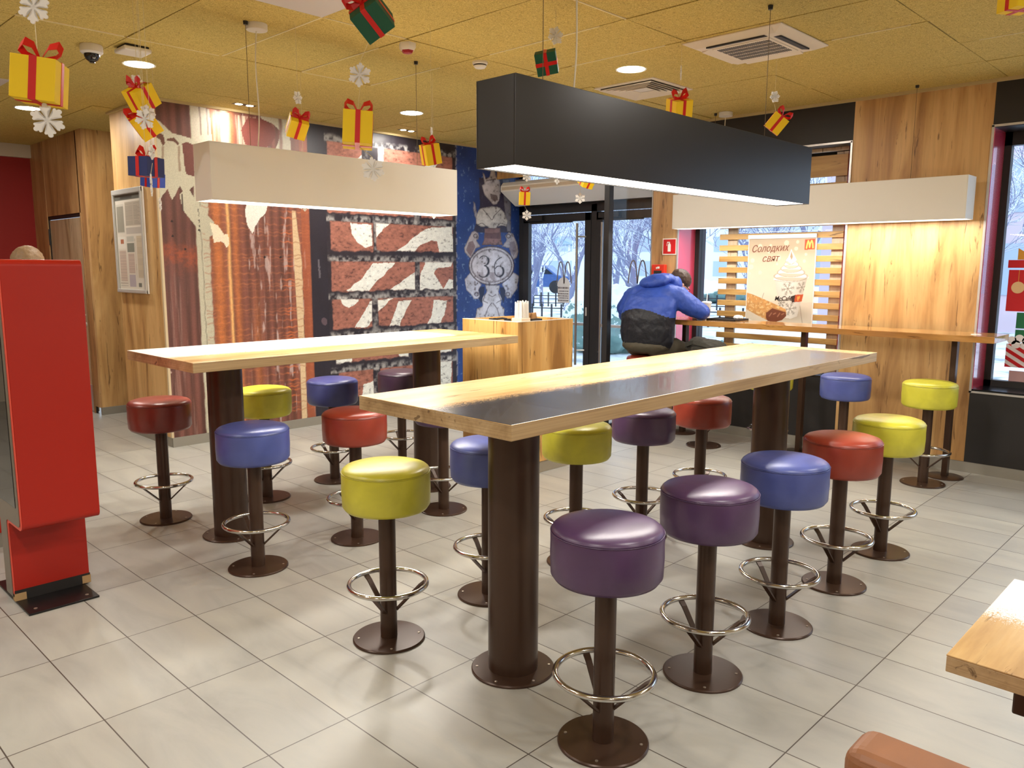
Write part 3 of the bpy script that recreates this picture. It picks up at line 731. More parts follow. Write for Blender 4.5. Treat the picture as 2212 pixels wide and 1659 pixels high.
# festive stickers on the big window, just inside the glass
def sticker(name, label, pts_or_mb, m_):
    o = obj(name, pts_or_mb, m_); return tag(o, label, 'sticker', 'festive stickers on the big window')
SX = FX + .009
def srect(y0, y1, z0, z1): return MB().box(SX - .001, SX, y0, y1, z0, z1)
M_sred = mat('red_sticker_film', rgb(206, 24, 34), .5); M_sgrn = mat('green_sticker_film', rgb(20, 116, 72), .5)
M_syel = mat('ochre_sticker_film', rgb(226, 168, 60), .5); M_swht = mat('white_sticker_film', rgb(240, 240, 240), .5); M_spink = mat('dusty_pink_sticker_film', rgb(196, 160, 160), .5)
def wy(px, py): p = on_plane(px, py, 0, SX); return p.y, p.z
ya, za = wy(2181, 573); yb, zb = wy(2178, 672)
gb = thing('gift_sticker', 'tall red and yellow gift box sticker on the big window', 'sticker', (SX, ya, zb), group='festive stickers on the big window')
TT = Matrix.Translation((-SX, -ya, -zb))
obj('gift_body', srect(ya - .34, ya, zb, za - .035).xform(TT), M_sred, gb); obj('gift_lid', srect(ya - .36, ya + .01, za - .02, za + .04).xform(TT), M_sred, gb)
obj('gift_ribbon', MB().box(SX - .0025, SX - .0012, ya - .22, ya - .13, zb, za - .035).xform(TT), M_syel, gb)
obj('gift_bow', MB().prism([(SX - .001, ya - .05, za + .042), (SX - .001, ya - .05, za + .13), (SX - .001, ya - .16, za + .06), (SX - .001, ya - .27, za + .13), (SX - .001, ya - .27, za + .042)], (.001, 0, 0)).xform(TT), M_syel, gb)
mb = MB().prism([(SX - .003, ya - .07 + .045 * math.cos(a), za - .17 + .045 * math.sin(a)) for a in [k * PI / 12 for k in range(24)]], (.001, 0, 0))
obj('bauble', mb.xform(TT), mat('cream_sticker_film', rgb(236, 206, 150), .5), gb)
obj('bauble_string', MB().box(SX - .003, SX - .002, ya - .072, ya - .068, za - .125, za - .035).xform(TT), M_syel, gb)
ya, za = wy(2197, 675); yb, zb = wy(2195, 733)
sticker('green_box_sticker', 'green gift box sticker with white line below the red box', srect(ya - .34, ya, zb + .085, za).box(SX - .001, SX, ya - .34, ya, zb, zb + .075), M_sgrn)
ya, za = wy(2174, 742); yb, zb = wy(2170, 792)
st = thing('striped_box_sticker', 'red and white diagonally striped box sticker low on the window', 'sticker', (SX, ya, zb), group='festive stickers on the big window')
TT = Matrix.Translation((-SX, -ya, -zb)); H = za - zb; W_ = .40
obj('white_ground', srect(ya - W_, ya, zb, za).xform(TT), M_swht, st)
mb = MB()
def clipstripe(c0, c1):
    out = []
    for k in range(60):
        pass
for k in range(-8, 8):
    # stripes run down to the right; clip each to the box in (d, h) coordinates, d measured from the left edge
    P4 = [(d, c0 - d * .62) for c0 in (k * .062,) for d in (0, W_)] + [(W_, k * .062 + .03 - W_ * .62), (0, k * .062 + .03)]
    q = P4
    for lo in (True, False):
        lim = 0 if lo else H; r = []
        for i in range(len(q)):
            a, b = q[i], q[(i + 1) % len(q)]; ia = (a[1] >= lim) if lo else (a[1] <= lim); ib = (b[1] >= lim) if lo else (b[1] <= lim)
            if ia: r.append(a)
            if ia != ib:
                t = (lim - a[1]) / (b[1] - a[1]); r.append((a[0] + t * (b[0] - a[0]), lim))
        q = r
        if len(q) < 3: break
    if len(q) >= 3: mb.prism([(SX - .0026, ya - d, zb + h) for d, h in q], (.0012, 0, 0))
for k in range(8, 14):
    P4 = [(0, k * .062), (W_, k * .062 - W_ * .62), (W_, k * .062 + .03 - W_ * .62), (0, k * .062 + .03)]; q = P4
    for lo in (True, False):
        lim = 0 if lo else H; r = []
        for i in range(len(q)):
            a, b = q[i], q[(i + 1) % len(q)]; ia = (a[1] >= lim) if lo else (a[1] <= lim); ib = (b[1] >= lim) if lo else (b[1] <= lim)
            if ia: r.append(a)
            if ia != ib:
                t = (lim - a[1]) / (b[1] - a[1]); r.append((a[0] + t * (b[0] - a[0]), lim))
        q = r
        if len(q) < 3: break
    if len(q) >= 3: mb.prism([(SX - .0026, ya - d, zb + h) for d, h in q], (.0012, 0, 0))
obj('red_stripe', mb.xform(TT), M_sred, st)
ya, za = wy(2186, 735)
mb = MB()
for dy_, dz_ in ((0, 0), (-.05, .015), (-.10, .0), (-.15, .02), (-.03, -.03), (-.09, -.035), (-.13, -.03)):
    mb.prism([(SX - .003, ya + dy_ + .032 * math.cos(a), za + dz_ + .032 * math.sin(a)) for a in [k * PI / 8 for k in range(16)]], (.001, 0, 0))
sticker('pompom_sticker', 'white polka dot bow sticker above the striped box', mb, M_swht)
ya, za = wy(2180, 800); sticker('pink_box_sticker', 'small dusty pink box sticker at the foot of the big window', srect(ya - .16, ya, za - .10, za), M_spink)

# ------------------------------------------------------------------ entrance: recess, doors, transom, air curtain
EX = 7.25
ent = struct('wall_entrance_head', MB().box(WX, WX + .02, 4.655, MY, 2.60, CEIL), M_oak_v(7), label='oak band above the entrance recess')
struct('recess_ceiling', MB().box(WX + .02, EX, 4.655, MY, 2.72, 2.74), mat('grey_soffit', rgb(120, 122, 126), .5), ent)
struct('wall_outer_entrance', MB().box(EX, EX + .2, 4.4, MY + .6, 2.80, 3.3).box(EX, EX + .1, MY - .005, MY + .6, 0, 3.0), M_dgrey, label='dark outer wall above and beside the entrance doors')
fr = sgroup('door_frame', 'anthracite frame around the glazed entrance doors', (EX, 5.76, 0))
TF = Matrix.Translation((-EX, -5.76, 0))
struct('frame_profile', MB().box(EX - .04, EX + .04, 6.79, 6.87, 0, 2.80).box(EX - .04, EX + .04, 5.665, 5.745, 0, 2.28).box(EX - .04, EX + .04, 4.655, 4.76, 0, 2.80).box(EX - .04, EX + .04, 4.66, 6.87, 2.20, 2.42).box(EX - .03, EX + .03, 4.66, 6.87, 2.72, 2.80).box(EX - .03, EX + .03, 6.2, 6.24, 2.42, 2.72).xform(TF), M_dgrey, fr)
struct('transom_pane', MB().box(EX, EX + .008, 4.76, 6.79, 2.42, 2.72).xform(TF), M_glass, fr)
def entrance_leaf(n, y0, y1, hy, label):
    d = sgroup('door_%d' % n, label, (EX, (y0 + y1) / 2, 0)); T = Matrix.Translation((-EX, -(y0 + y1) / 2, 0))
    f = .085; x0, x1 = EX - .05, EX + .01
    struct('leaf_frame', MB().box(x0, x1, y0, y0 + f, .02, 2.19).box(x0, x1, y1 - f, y1, .02, 2.19).box(x0, x1, y0, y1, 2.10, 2.19).box(x0, x1, y0, y1, .02, .16).xform(T), M_dgrey, d, bevel=.004)
    struct('mid_rail', MB().box(x0, x1, y0 + f, y1 - f, .905, .935).xform(T), M_alu, d)
    struct('lower_panel', MB().box(EX - .03, EX - .01, y0 + f, y1 - f, .16, .905).xform(T), mat('blue_grey_door_panel', rgb(86, 104, 128), .35), d) if n == 9 else None
    struct('door_pane', MB().box(EX - .024, EX - .016, y0 + f, y1 - f, .16, 2.10).xform(T), M_glass, d)
    mbh = MB().tube([(EX - .12, hy, .45), (EX - .12, hy, 2.07)], .0145, 12)
    for z in (.62, 1.92): mbh.tube([(EX - .12, hy, z), (EX - .05, hy - (.075 if n == 1 else -.075), z)], .010, 8)
    struct('pull_bar', mbh.xform(T), mat('satin_steel', rgb(176, 172, 166), .28, .9), d)
    struct('lock', MB().box(EX - .062, EX - .05, y0 + .03, y0 + .055, 1.02, 1.12).xform(T), M_alu, d, bevel=.006)
    struct('door_closer', MB().box(EX - .10, EX - .05, y1 - .34, y1 - .06, 2.12, 2.18).box(EX - .09, EX - .06, y0 + .25, y1 - .14, 2.085, 2.105).xform(T), M_black, d, bevel=.006)
    return d
entrance_leaf(1, 5.745, 6.79, 5.885, 'glazed entrance door leaf beside the blue printed wall')
entrance_leaf(2, 4.76, 5.665, 5.53, 'glazed entrance door leaf seen through the draught screen')
# white arches and the opening hours transfer on the door glass
M_dec = mat('pale_door_transfer', rgb(226, 230, 236), .5); M_decg = mat('grey_door_transfer', rgb(120, 118, 126), .5)
def arches(px0, px1, pyt, pyb, label):
    a = on_plane(px0, pyb, 0, EX - .03); b = on_plane(px1, pyb, 0, EX - .03); t = on_plane(px0, pyt, 0, EX - .03)
    w = a.y - b.y; h = t.z - a.z; mb = MB()
    for k in (0, 1):
        pts = []
        for i in range(15):
            s = i / 14; u = (k + s) * w / 2; hh = h * (1 - abs(2 * s - 1) ** 2.6) * (1 if True else 1)
            pts.append((0, -u, hh))
        mb.strip(pts, (1, 0, 0), .0012, .016)
    o = obj('arches_sticker', mb, M_decg, loc=(a.x, a.y, a.z)); return tag(o, label, 'sticker', 'transfers on the entrance doors')
arches(1203, 1234, 566, 612, 'grey double arch sticker on the entrance door leaf near the blue wall')
arches(1357, 1397, 563, 612, 'grey double arch sticker seen behind the draught screen')
hrs = thing('opening_hours_sticker', 'white arched opening hours sticker on the entrance door glass', 'sticker', tuple(on_plane(1217, 654, 0, EX - .03)))
mb = MB().prism([(0, .09, 0), (0, .09, .19)] + [(0, .10 * math.cos(k * PI / 12), .20 + .10 * math.sin(k * PI / 12)) for k in range(13)] + [(0, -.09, .19), (0, -.09, 0)], (.001, 0, 0))
obj('sticker_ground', mb, M_dec, hrs)
for k, z in enumerate((.02, .05, .075, .10, .13, .165)):
    x = -.075; mb = MB()
    while x < .07:
        w_ = .012 + .01 * ((k * 5 + int(x * 300)) % 3); mb.box(-.0016, -.0005, x, x + w_, z, z + (.02 if z == .165 else .012)); x += w_ + .006
    obj('small_print_line', mb, M_decg, hrs)
# air curtain
ac = thing('air_curtain', 'long white air curtain above the entrance doors', 'air curtain', (7.0, 5.75, 2.30))
prof = [(6.835, 2.455), (6.835, 2.520), (6.87, 2.56), (7.19, 2.56), (7.19, 2.30), (7.08, 2.30)]
obj('casing', MB().prism([(x - 7.0, 4.80 - 5.75, z - 2.30) for x, z in prof], (0, 2.02, 0)), M_white, ac, bevel=.006)
obj('intake_strip', MB().box(-.166, -.162, -.93, 1.05, .17, .205), mat('warm_white_intake', rgb(206, 190, 166), .6), ac)
obj('air_outlet', MB().box(.09, .17, -.90, 1.0, -.004, .004), M_dgrey, ac)
obj('display', MB().box(-.06, -.02, -.40, .12, .105, .112).xform(Matrix.Identity(4)), M_white, ac)
obj('mounting_arm', MB().box(.0, .05, .80, .99, .26, .30).box(0, .19, .92, .96, .255, .27), M_alu, ac)
# draught screen: dark post and glass, at right angles to the doors
sc_ = thing('glass_draught_screen', 'clear glass draught screen with dark post beside the entrance', 'glass screen', (6.12, 4.66, 0))
obj('post', MB().box(-.045, .02, -.03, .03, 0, CEIL - .005), M_dgrey, sc_, bevel=.004)
obj('glass_pane', MB().box(.02, .692, -.006, .006, .06, CEIL - .06), M_glass, sc_)
obj('floor_rail', MB().box(.02, .69, -.015, .015, 0, .06), M_dgrey, sc_)
# ------------------------------------------------------------------ slatted screen and poster in the window
sl = thing('slatted_screen', 'horizontal oak slat screen standing inside the window', 'screen', (6.97, 3.38, .646))
T = Matrix.Translation((-6.97, -3.38, -.646))
M_slat = wood('oak_slats', 1, rgb(196, 160, 98), rgb(178, 140, 80), rgb(146, 108, 58), .45)
M_slat2 = wood('oak_uprights', 2, rgb(196, 176, 150), rgb(180, 160, 134), rgb(150, 128, 100), .5)
obj('upright', MB().box(6.985, 7.01, 3.80, 3.90, .646, 2.56).xform(T), M_slat2, sl, bevel=.002); obj('upright', MB().box(6.985, 7.01, 2.80, 2.90, .646, 2.56).xform(T), M_slat2, sl, bevel=.002)
z = .70; k = 0
while z < 2.45:
    if z + .05 > 2.42: break
    obj('slat', MB().box(6.955, 6.983, 2.79, 3.97, z, z + .052).xform(T), M_slat, sl, bevel=.002); z += .1035; k += 1
obj('slat', MB().box(6.955, 6.983, 2.79, 3.97, 2.405, 2.535).xform(T), M_slat, sl, bevel=.002)
obj('slat', MB().box(6.955, 6.983, 2.79, 3.97, 2.565, 2.60).xform(T), M_slat2, sl)
PX_, PY_, PZ_ = 6.94, 3.655, 1.045
po = thing('poster', 'poster of a whipped cream coffee cup and a filled pastry hung on the slats', 'poster', (PX_, PY_, PZ_))
Pp = poster_print(); Pp.c *= .67; F = frame_x(0, 0, 0)
Pp.build('printed_sheet', print_mat('poster_print', .35), F, po)
obj('poster_board', MB().box(.001, .012, -.640, .005, -.005, .805), M_white, po)
obj('top_rail', MB().box(-.008, .012, -.642, .007, .795, .83), M_alu, po)
ink = mat('brown_poster_ink', rgb(112, 62, 46), .5)
def plet(s, u, v, size, m_=ink, shear=.35, sx=1.0, bold=0.0): return text_mesh(s, size, 'lettering', m_, po, F @ Matrix.Translation((u, v, .0022)) @ Matrix.Rotation(.03, 4, 'Z') @ Matrix.Diagonal((sx, 1, 1, 1)), .0006, shear, bold)
plet('Солодких', .205, .705, .088, sx=.86); plet('свят', .215, .615, .088, sx=.86)
plet('McCafé', .36, .255, .058, mat('dark_cup_ink', rgb(56, 46, 44), .5), .25, .92, .0006)
# ------------------------------------------------------------------ wall fixtures
fs = thing('fire_extinguisher_sign', 'red sign with white extinguisher symbol on the narrow oak pier', 'sign', (WX - .004, 4.44, 1.78))
obj('sign_plate', MB().box(-.004, .003, -.08, .08, -.08, .08), M_white, fs)
obj('sign_field', MB().box(-.006, -.004, -.07, .07, -.07, .07), mat('sign_red', rgb(196, 24, 24), .4), fs)
sy = MB().prism([(-.0065, a * .017, b) for a, b in ((1, -.048), (1, .018), (.5, .030), (-.5, .030), (-1, .018), (-1, -.048))], (-.001, 0, 0)).box(-.0075, -.0065, -.006, .006, .03, .046).box(-.0075, -.0065, -.004, .026, .040, .047)
sy.strip([(-.007, .010, .040), (-.007, .026, .034), (-.007, .030, .008)], (1, 0, 0), .001, .005)
obj('extinguisher_symbol', sy, M_white, fs)
cp = thing('fire_call_point', 'red fire call point box behind the seated person', 'call point', (WX - .03, 4.54, 1.53))
obj('box', MB().box(-.02, .028, -.075, .075, -.075, .075), mat('call_point_red', rgb(214, 52, 30), .4), cp, bevel=.006)
obj('call_window', MB().box(-.024, -.02, -.045, .045, -.05, .015), M_dgrey, cp); obj('call_symbol', MB().box(-.0235, -.02, -.02, .004, .035, .055).box(-.0235, -.02, .008, .02, .03, .05), M_white, cp)
nb = thing('notice_board', 'white framed notice board of small print on the oak end wall', 'notice board', (2.818, 7.82, 1.33))
NP = notice_print(); F = frame_x(-.006, -.033, .034) @ Matrix.Diagonal((.91, 1, 1, 1))
NP.w = NP.w
NP.build('printed_notices', print_mat('notice_print', .4), F, nb)
obj('board', MB().box(-.005, .008, -.665, 0, 0, .92), M_white, nb)
obj('frame', MB().box(-.022, -.004, -.033, 0, 0, .92).box(-.022, -.004, -.665, -.632, 0, .92).box(-.024, -.004, -.665, 0, .874, .92).box(-.024, -.004, -.665, 0, 0, .034), mat('satin_frame', rgb(206, 206, 200), .3, .3), nb, bevel=.006)

# ------------------------------------------------------------------ tables
def table_top_mat(name, kind):
    g = NT(name); c, gr = wood_color(g, 0, rgb(226, 192, 138), rgb(208, 170, 112), rgb(180, 140, 88), 5.0, True)
    x, y, z = g.xyz()
    rag = g.noise(g.map((55, 90, 1)), 1.0, 5, 2.5, .8)
    big = g.noise(g.map((3, 2, 1)), 1.0, 2)
    r = g.math('MULTIPLY_ADD', rag, .42, -.21)
    r = g.math('ADD', r, g.math('MULTIPLY_ADD', big, .05, -.025))
    if kind == 'black':      # local origin: near left corner at z = 0
        a = g.math('LESS_THAN', g.math('ADD', y, r), .385); b = g.math('LESS_THAN', g.math('ADD', x, r), 2.86)
        f = g.math('MULTIPLY', a, b); paint = rgb(40, 38, 40)
    elif kind == 'white':
        a = g.math('GREATER_THAN', g.math('ADD', y, r), .31); b = g.math('LESS_THAN', g.math('ADD', x, r), 2.03)
        f = g.math('MULTIPLY', a, b); paint = rgb(238, 232, 226)
    else:
        a = g.math('GREATER_THAN', g.math('ADD', x, r), .30); f = a; paint = rgb(240, 236, 232)
    up = g.n('ShaderNodeNewGeometry'); sz = g.n('ShaderNodeSeparateXYZ'); g.l(up.outputs['Normal'], sz.inputs[0])
    f = g.math('MULTIPLY', f, g.math('GREATER_THAN', sz.outputs[2], .5))
    c = g.mix(f, c, paint)
    spk = g.noise(g.map((140, 140, 1), (4, 4, 0)), 1.0, 2)
    g.l(c, g.b.inputs['Base Color']); g.b.inputs['Roughness'].default_value = .27; g.b.inputs['Coat Weight'].default_value = .15
    return g.m
def edge_mat(name, axis):
    g = NT(name); v = [3, 3, 3]; v[axis] = 1.2
    c, gr = wood_color(g, axis, rgb(202, 174, 132), rgb(186, 156, 112), rgb(158, 128, 88), 9.0, True, .05)
    lay = g.noise(g.map((1, 1, 160)), 1.0, 2); c = g.mix(.4, c, g.ramp(lay, [(.38, (.62, .56, .5, 1)), (.55, WH)]), 'MULTIPLY')
    g.l(c, g.b.inputs['Base Color']); g.b.inputs['Roughness'].default_value = .45
    return g.m
M_edge = edge_mat('oak_ply_edge', 0)
M_brown = mat('dark_brown_powder_coat', rgb(72, 52, 40), .30, .25, bump=(240, .04, .001))
M_screw = mat('dull_screw', rgb(176, 164, 150), .4, .7)
TOPZ = 1.10; TH = .052
def column(parent, x, y, r, rb, top, name='column'):
    o = obj(name, MB().lathe([(r, .0), (r, top)], 40, (0, 0, 0)), M_brown, parent, loc=(x, y, 0))
    p = obj('base_plate', MB().lathe([(rb, 0), (rb, .006), (rb - .004, .010), (r, .011)], 48), M_brown, parent, loc=(x, y, 0))
    for k in range(6):
        a = k * PI / 3 + .3; obj('screw', MB().lathe([(.0055, .010), (.0055, .0125), (0, .0135)], 8, ((rb - .022) * math.cos(a), (rb - .022) * math.sin(a), 0)), M_screw, p)
def high_table(name, label, x0, x1, y0, y1, kind, poles):
    t = thing(name, label, 'table', (x0, y0, 0))
    top = obj('tabletop', MB().box(0, x1 - x0, 0, y1 - y0, TOPZ - .004, TOPZ), table_top_mat('printed_laminate_' + kind, kind), t, bevel=.0015)
    top.location.z = 0
    obj('edge_band', MB().box(.0005, x1 - x0 - .0005, .0005, y1 - y0 - .0005, TOPZ - TH, TOPZ - .004), M_edge, t, bevel=.002)
    for (x, y) in poles: column(t, x - x0, y - y0, .0985, .165, TOPZ - TH)
    return t
high_table('high_table', 'long high table with black printed stripe on two brown columns, nearer of the two', 1.703, 4.703, 1.652, 2.443, 'black', [(2.136, 2.058), (4.235, 2.05)])
high_table('high_table', 'long high table with white printed stripe behind the black striped one', 1.705, 4.03, 3.845, 4.69, 'white', [(2.115, 4.36), (3.60, 4.33)])
bt = thing('bar_counter', 'narrow oak bar counter along the windows on three slim legs', 'counter', (6.35, 1.445, 0))
g = NT('oak_bar_top'); c, gr = wood_color(g, 1, rgb(210, 160, 96), rgb(190, 138, 76), rgb(150, 102, 54), 2.0); g.l(c, g.b.inputs['Base Color']); g.b.inputs['Roughness'].default_value = .16; g.b.inputs['Coat Weight'].default_value = .5
obj('counter_top', MB().box(0, .40, 0, 3.16, TOPZ - .046, TOPZ), g.m, bt, bevel=.002)
for y in (.30, 1.46, 2.62):
    obj('leg', MB().box(-.03, .03, -.02, .02, 0, TOPZ - .046), M_brown, bt, loc=(.21, y, 0), bevel=.003)
    obj('base_plate', MB().lathe([(.13, 0), (.13, .006), (.12, .010), (.02, .011)], 36), M_brown, bt, loc=(.21, y, 0))
tag(obj('coaster', MB().lathe([(.034, 0), (.034, .003)], 20), M_white, loc=(6.50, 1.60, TOPZ)), 'small white disc lying near the near end of the bar counter', 'disc')

# ------------------------------------------------------------------ bar stools
def leather(name, col, rough=.34):
    g = NT(name)
    v = g.noise(g.map((7, 7, 7)), 1.0, 4, .6); c = g.ramp(v, [(.3, tuple(k * .82 for k in col[:3])), (.7, tuple(min(1, k * 1.1) for k in col[:3]))])
    g.l(c, g.b.inputs['Base Color']); g.b.inputs['Roughness'].default_value = rough; g.b.inputs['Specular IOR Level'].default_value = .6
    x = g.n('ShaderNodeTexVoronoi'); x.inputs['Scale'].default_value = 420; g.l(g.tc.outputs['Object'], x.inputs['Vector'])
    wr_ = g.noise(g.map((18, 18, 18)), 1.0, 4, 1.2)
    g.bump(g.math('ADD', g.math('MULTIPLY', x.outputs['Distance'], .15), wr_), .10, .003)
    return g.m
LEA = {'purple': leather('purple_leather', rgb(86, 60, 98)), 'blue': leather('blue_leather', rgb(78, 90, 156)), 'red': leather('brick_red_leather', rgb(150, 56, 38)),
       'yellow': leather('yellow_green_leather', rgb(208, 202, 62)), 'maroon': leather('maroon_leather', rgb(128, 52, 42), .3), 'darkpurple': leather('dark_plum_leather', rgb(62, 40, 58)), 'darkblue': leather('deep_blue_leather', rgb(62, 66, 122))}
M_chrome = mat('polished_steel_tube', rgb(208, 206, 202), .16, 1.0)
def make_stool(colour):
    t = thing('bar_stool', 'bar stool', 'stool')
    R = .183
    cushion = MB().lathe([(.0, .575), (R - .03, .575), (R - .012, .580), (R - .001, .596), (R + .0015, .66), (R + .0005, .70), (R + .001, .728), (R - .0005, .7345), (R - .0065, .7365), (R - .0065, .7385), (R - .0015, .7405), (R - .0045, .7475), (R - .014, .7555), (R - .035, .7625), (R - .065, .7675), (.07, .7715), (0, .7735)], 56)
    obj('seat', cushion, LEA[colour], t)
    sp = MB(); sp.tube([((R + .0) * math.cos(2 * PI * k / 56), (R + .0) * math.sin(2 * PI * k / 56), .7375) for k in range(56)], .0017, 6, closed=True)
    obj('seat_piping', sp, LEA[colour], t.children[0])
    obj('pole', MB().lathe([(.0355, .010), (.0355, .575)], 28), M_brown, t)
    p = obj('base_plate', MB().lathe([(.153, 0), (.153, .006), (.149, .010), (.0365, .011)], 48), M_brown, t)
    for k in range(4):
        a = k * PI / 2 + .5; obj('screw', MB().lathe([(.0055, .010), (.0055, .0125), (0, .0135)], 8, (.128 * math.cos(a), .128 * math.sin(a), 0)), M_screw, p)
    r = MB().tube([(.163 * math.cos(2 * PI * k / 64), .163 * math.sin(2 * PI * k / 64), 0) for k in range(64)], .0105, 12, closed=True)
    obj('foot_ring', r, M_chrome, t, loc=(0, 0, .245))
    for k in range(3):
        b = MB(); side = (0, 1, 0)
        b.strip([(.156, 0, .236), (.135, 0, .222), (.034, 0, .125)], side, [.024, .022, .020], .007)
        obj('brace', b, M_brown, t, rot=(0, 0, math.radians(-59 + 120 * k)))
    return t
protos = {}
def stool(colour, x, y, label, group, rz=0.0):
    if colour not in protos: o = protos[colour] = make_stool(colour)
    else: o = copy_tree(protos[colour])
    o.location = (x, y, 0); o.rotation_euler = (0, 0, rz); o['label'] = label; o['group'] = group
    return o
G1, G2, G3 = 'bar stools around the black striped table', 'bar stools around the white striped table', 'bar stools at the window counter'
stool('purple', 1.990, 1.497, 'purple bar stool nearest the viewer, in front of the thick table column', G1)
stool('purple', 2.625, 1.497, 'purple bar stool between the foremost purple stool and a blue one', G1, .1)
stool('blue', 3.235, 1.487, 'blue bar stool between a purple one and a red one, fully in view', G1)
stool('red', 3.879, 1.495, 'red bar stool between the blue and the yellow one at the striped table', G1)
stool('yellow', 4.525, 1.500, 'yellow bar stool under the far corner of the black striped table, behind a red one', G1)
stool('yellow', 1.950, 2.617, 'yellow bar stool standing free in front of the gap between both tables', G1, .5)
stool('blue', 2.570, 2.640, 'blue bar stool half hidden behind the thick front table column', G1, .2)
stool('yellow', 3.198, 2.620, 'yellow bar stool seen under the black striped table beside its front column', G1, 1.0)
stool('purple', 3.809, 2.620, 'purple bar stool seen under the black striped table, between yellow and red seats', G1, .6)
stool('red', 4.455, 2.620, 'red bar stool seen under the black striped table, farthest of its far row', G1, 1.2)
stool('blue', 1.963, 3.765, 'blue bar stool in front of the white striped table, beside its column', G2, .4)
stool('red', 2.595, 3.770, 'red bar stool between the two tables, partly hidden by the striped table corner', G2, .5)
stool('purple', 3.315, 3.83, 'purple bar stool whose seat hides behind the black striped table corner', G2, .3)
stool('maroon', 1.961, 4.925, 'dark red brown bar stool at the outer end of the white striped table', G2, .2)
stool('yellow', 2.645, 4.90, 'yellow bar stool behind the first column of the white striped table', G2, 2.0)
stool('darkblue', 3.235, 4.97, 'dark blue bar stool against the printed brick wall', G2, .5)
stool('darkpurple', 3.87, 4.97, 'dark plum bar stool against the printed brick wall, half behind a column', G2, .1)
stool('yellow', 6.235, 1.803, 'bright yellow bar stool at the free end of the window counter', G3, 1.3)
stool('blue', 6.165, 2.385, 'blue bar stool at the window counter beside the oak pier', G3, .9)
stool('yellow', 6.20, 3.02, 'yellow bar stool almost hidden behind the far column of the striped table', G3, .3)
stool('red', 6.205, 3.622, 'red bar stool at the counter under the dark olive backpack', G3, 1.3)
stool('red', 6.185, 4.245, 'red bar stool the person in the blue jacket sits on', G3, .2)

# ------------------------------------------------------------------ oak waste cabinet with its tray
M_cab = wood('oak_cabinet', 2, rgb(216, 170, 102), rgb(196, 146, 78), rgb(150, 104, 50), .42, 3.3)
cb = thing('waste_cabinet', 'oak waste cabinet behind the white striped table with condiment tray top', 'cabinet', (4.2, 4.01, 0))
obj('side_panel', MB().box(0, .045, 0, .60, .09, 1.175), M_cab, cb, bevel=.002); obj('side_panel', MB().box(.60, .625, 0, .60, .09, 1.175), M_cab, cb, bevel=.002)
obj('front_panel', MB().box(.047, .60, .0, .02, .09, 1.175), M_cab, cb, bevel=.002); obj('back_panel', MB().box(.045, .60, .58, .60, .09, 1.175), M_cab, cb, bevel=.002)
obj('top_shelf', MB().box(.045, .60, .02, .58, 1.09, 1.11), M_white, cb); obj('plinth', MB().box(.01, .615, .012, .59, 0, .088), mat('grey_plinth', rgb(150, 140, 122), .5), cb)
obj('rim', MB().box(-.001, .046, -.001, .601, 1.175, 1.178).box(.046, .626, -.001, .021, 1.175, 1.178).box(.604, .626, .02, .6, 1.175, 1.178), mat('rim_edge', rgb(222, 212, 196), .3), cb)
CT = 1.11
hd = thing('straw_dispenser', 'white straw bundle standing in a box on the oak cabinet', 'straw holder', (4.375, 4.14, CT))
obj('holder_box', MB().box(-.055, .045, -.05, .05, 0, .085), mat('cream_holder', rgb(228, 214, 190), .5), hd, bevel=.002)
rs = random.Random(5); mbs = MB()
for i in range(6):
    for j in range(5):
        x, y = -.036 + i * .0145, -.032 + j * .0155; tx, ty = rs.uniform(-.006, .006), rs.uniform(-.006, .006); h = .205 + rs.uniform(-.012, .012)
        s_ = obj('straw', MB().tube([(x, y, .086), (x + tx, y + ty, h)], .0062, 7), M_white, hd)
so = thing('sachet_tray', 'dark tray of brown sugar sachets beside the straws', 'tray', (4.475, 4.14, CT))
obj('tray', MB().box(-.035, .08, -.05, .07, .0, .068).box(-.035, .08, -.05, .07, .068, .075), M_black, so, bevel=.002)
for i in range(7):
    a = rs.uniform(-.5, .5); o = obj('sachet', MB().box(-.016, .016, -.002, .002, 0, .048), mat('kraft_sachet', rgb(196, 150, 100), .6), so, loc=(-.018 + .014 * i, .0 + rs.uniform(-.02, .02), .072), rot=(rs.uniform(-.2, .2), a * .5, rs.uniform(-.6, .6)))
ld = tag(obj('cup_lid_holder', MB().tube([(-.09, .05, .07), (-.05, .0, .078), (-.02, -.02, .072)], .008, 8).box(-.12, -.07, .03, .075, .0, .078).box(-.03, .0, -.045, .0, .0, .075), M_black, loc=(4.36, 4.28, CT)), 'small black holder lying beside the straws on the cabinet', 'holder')

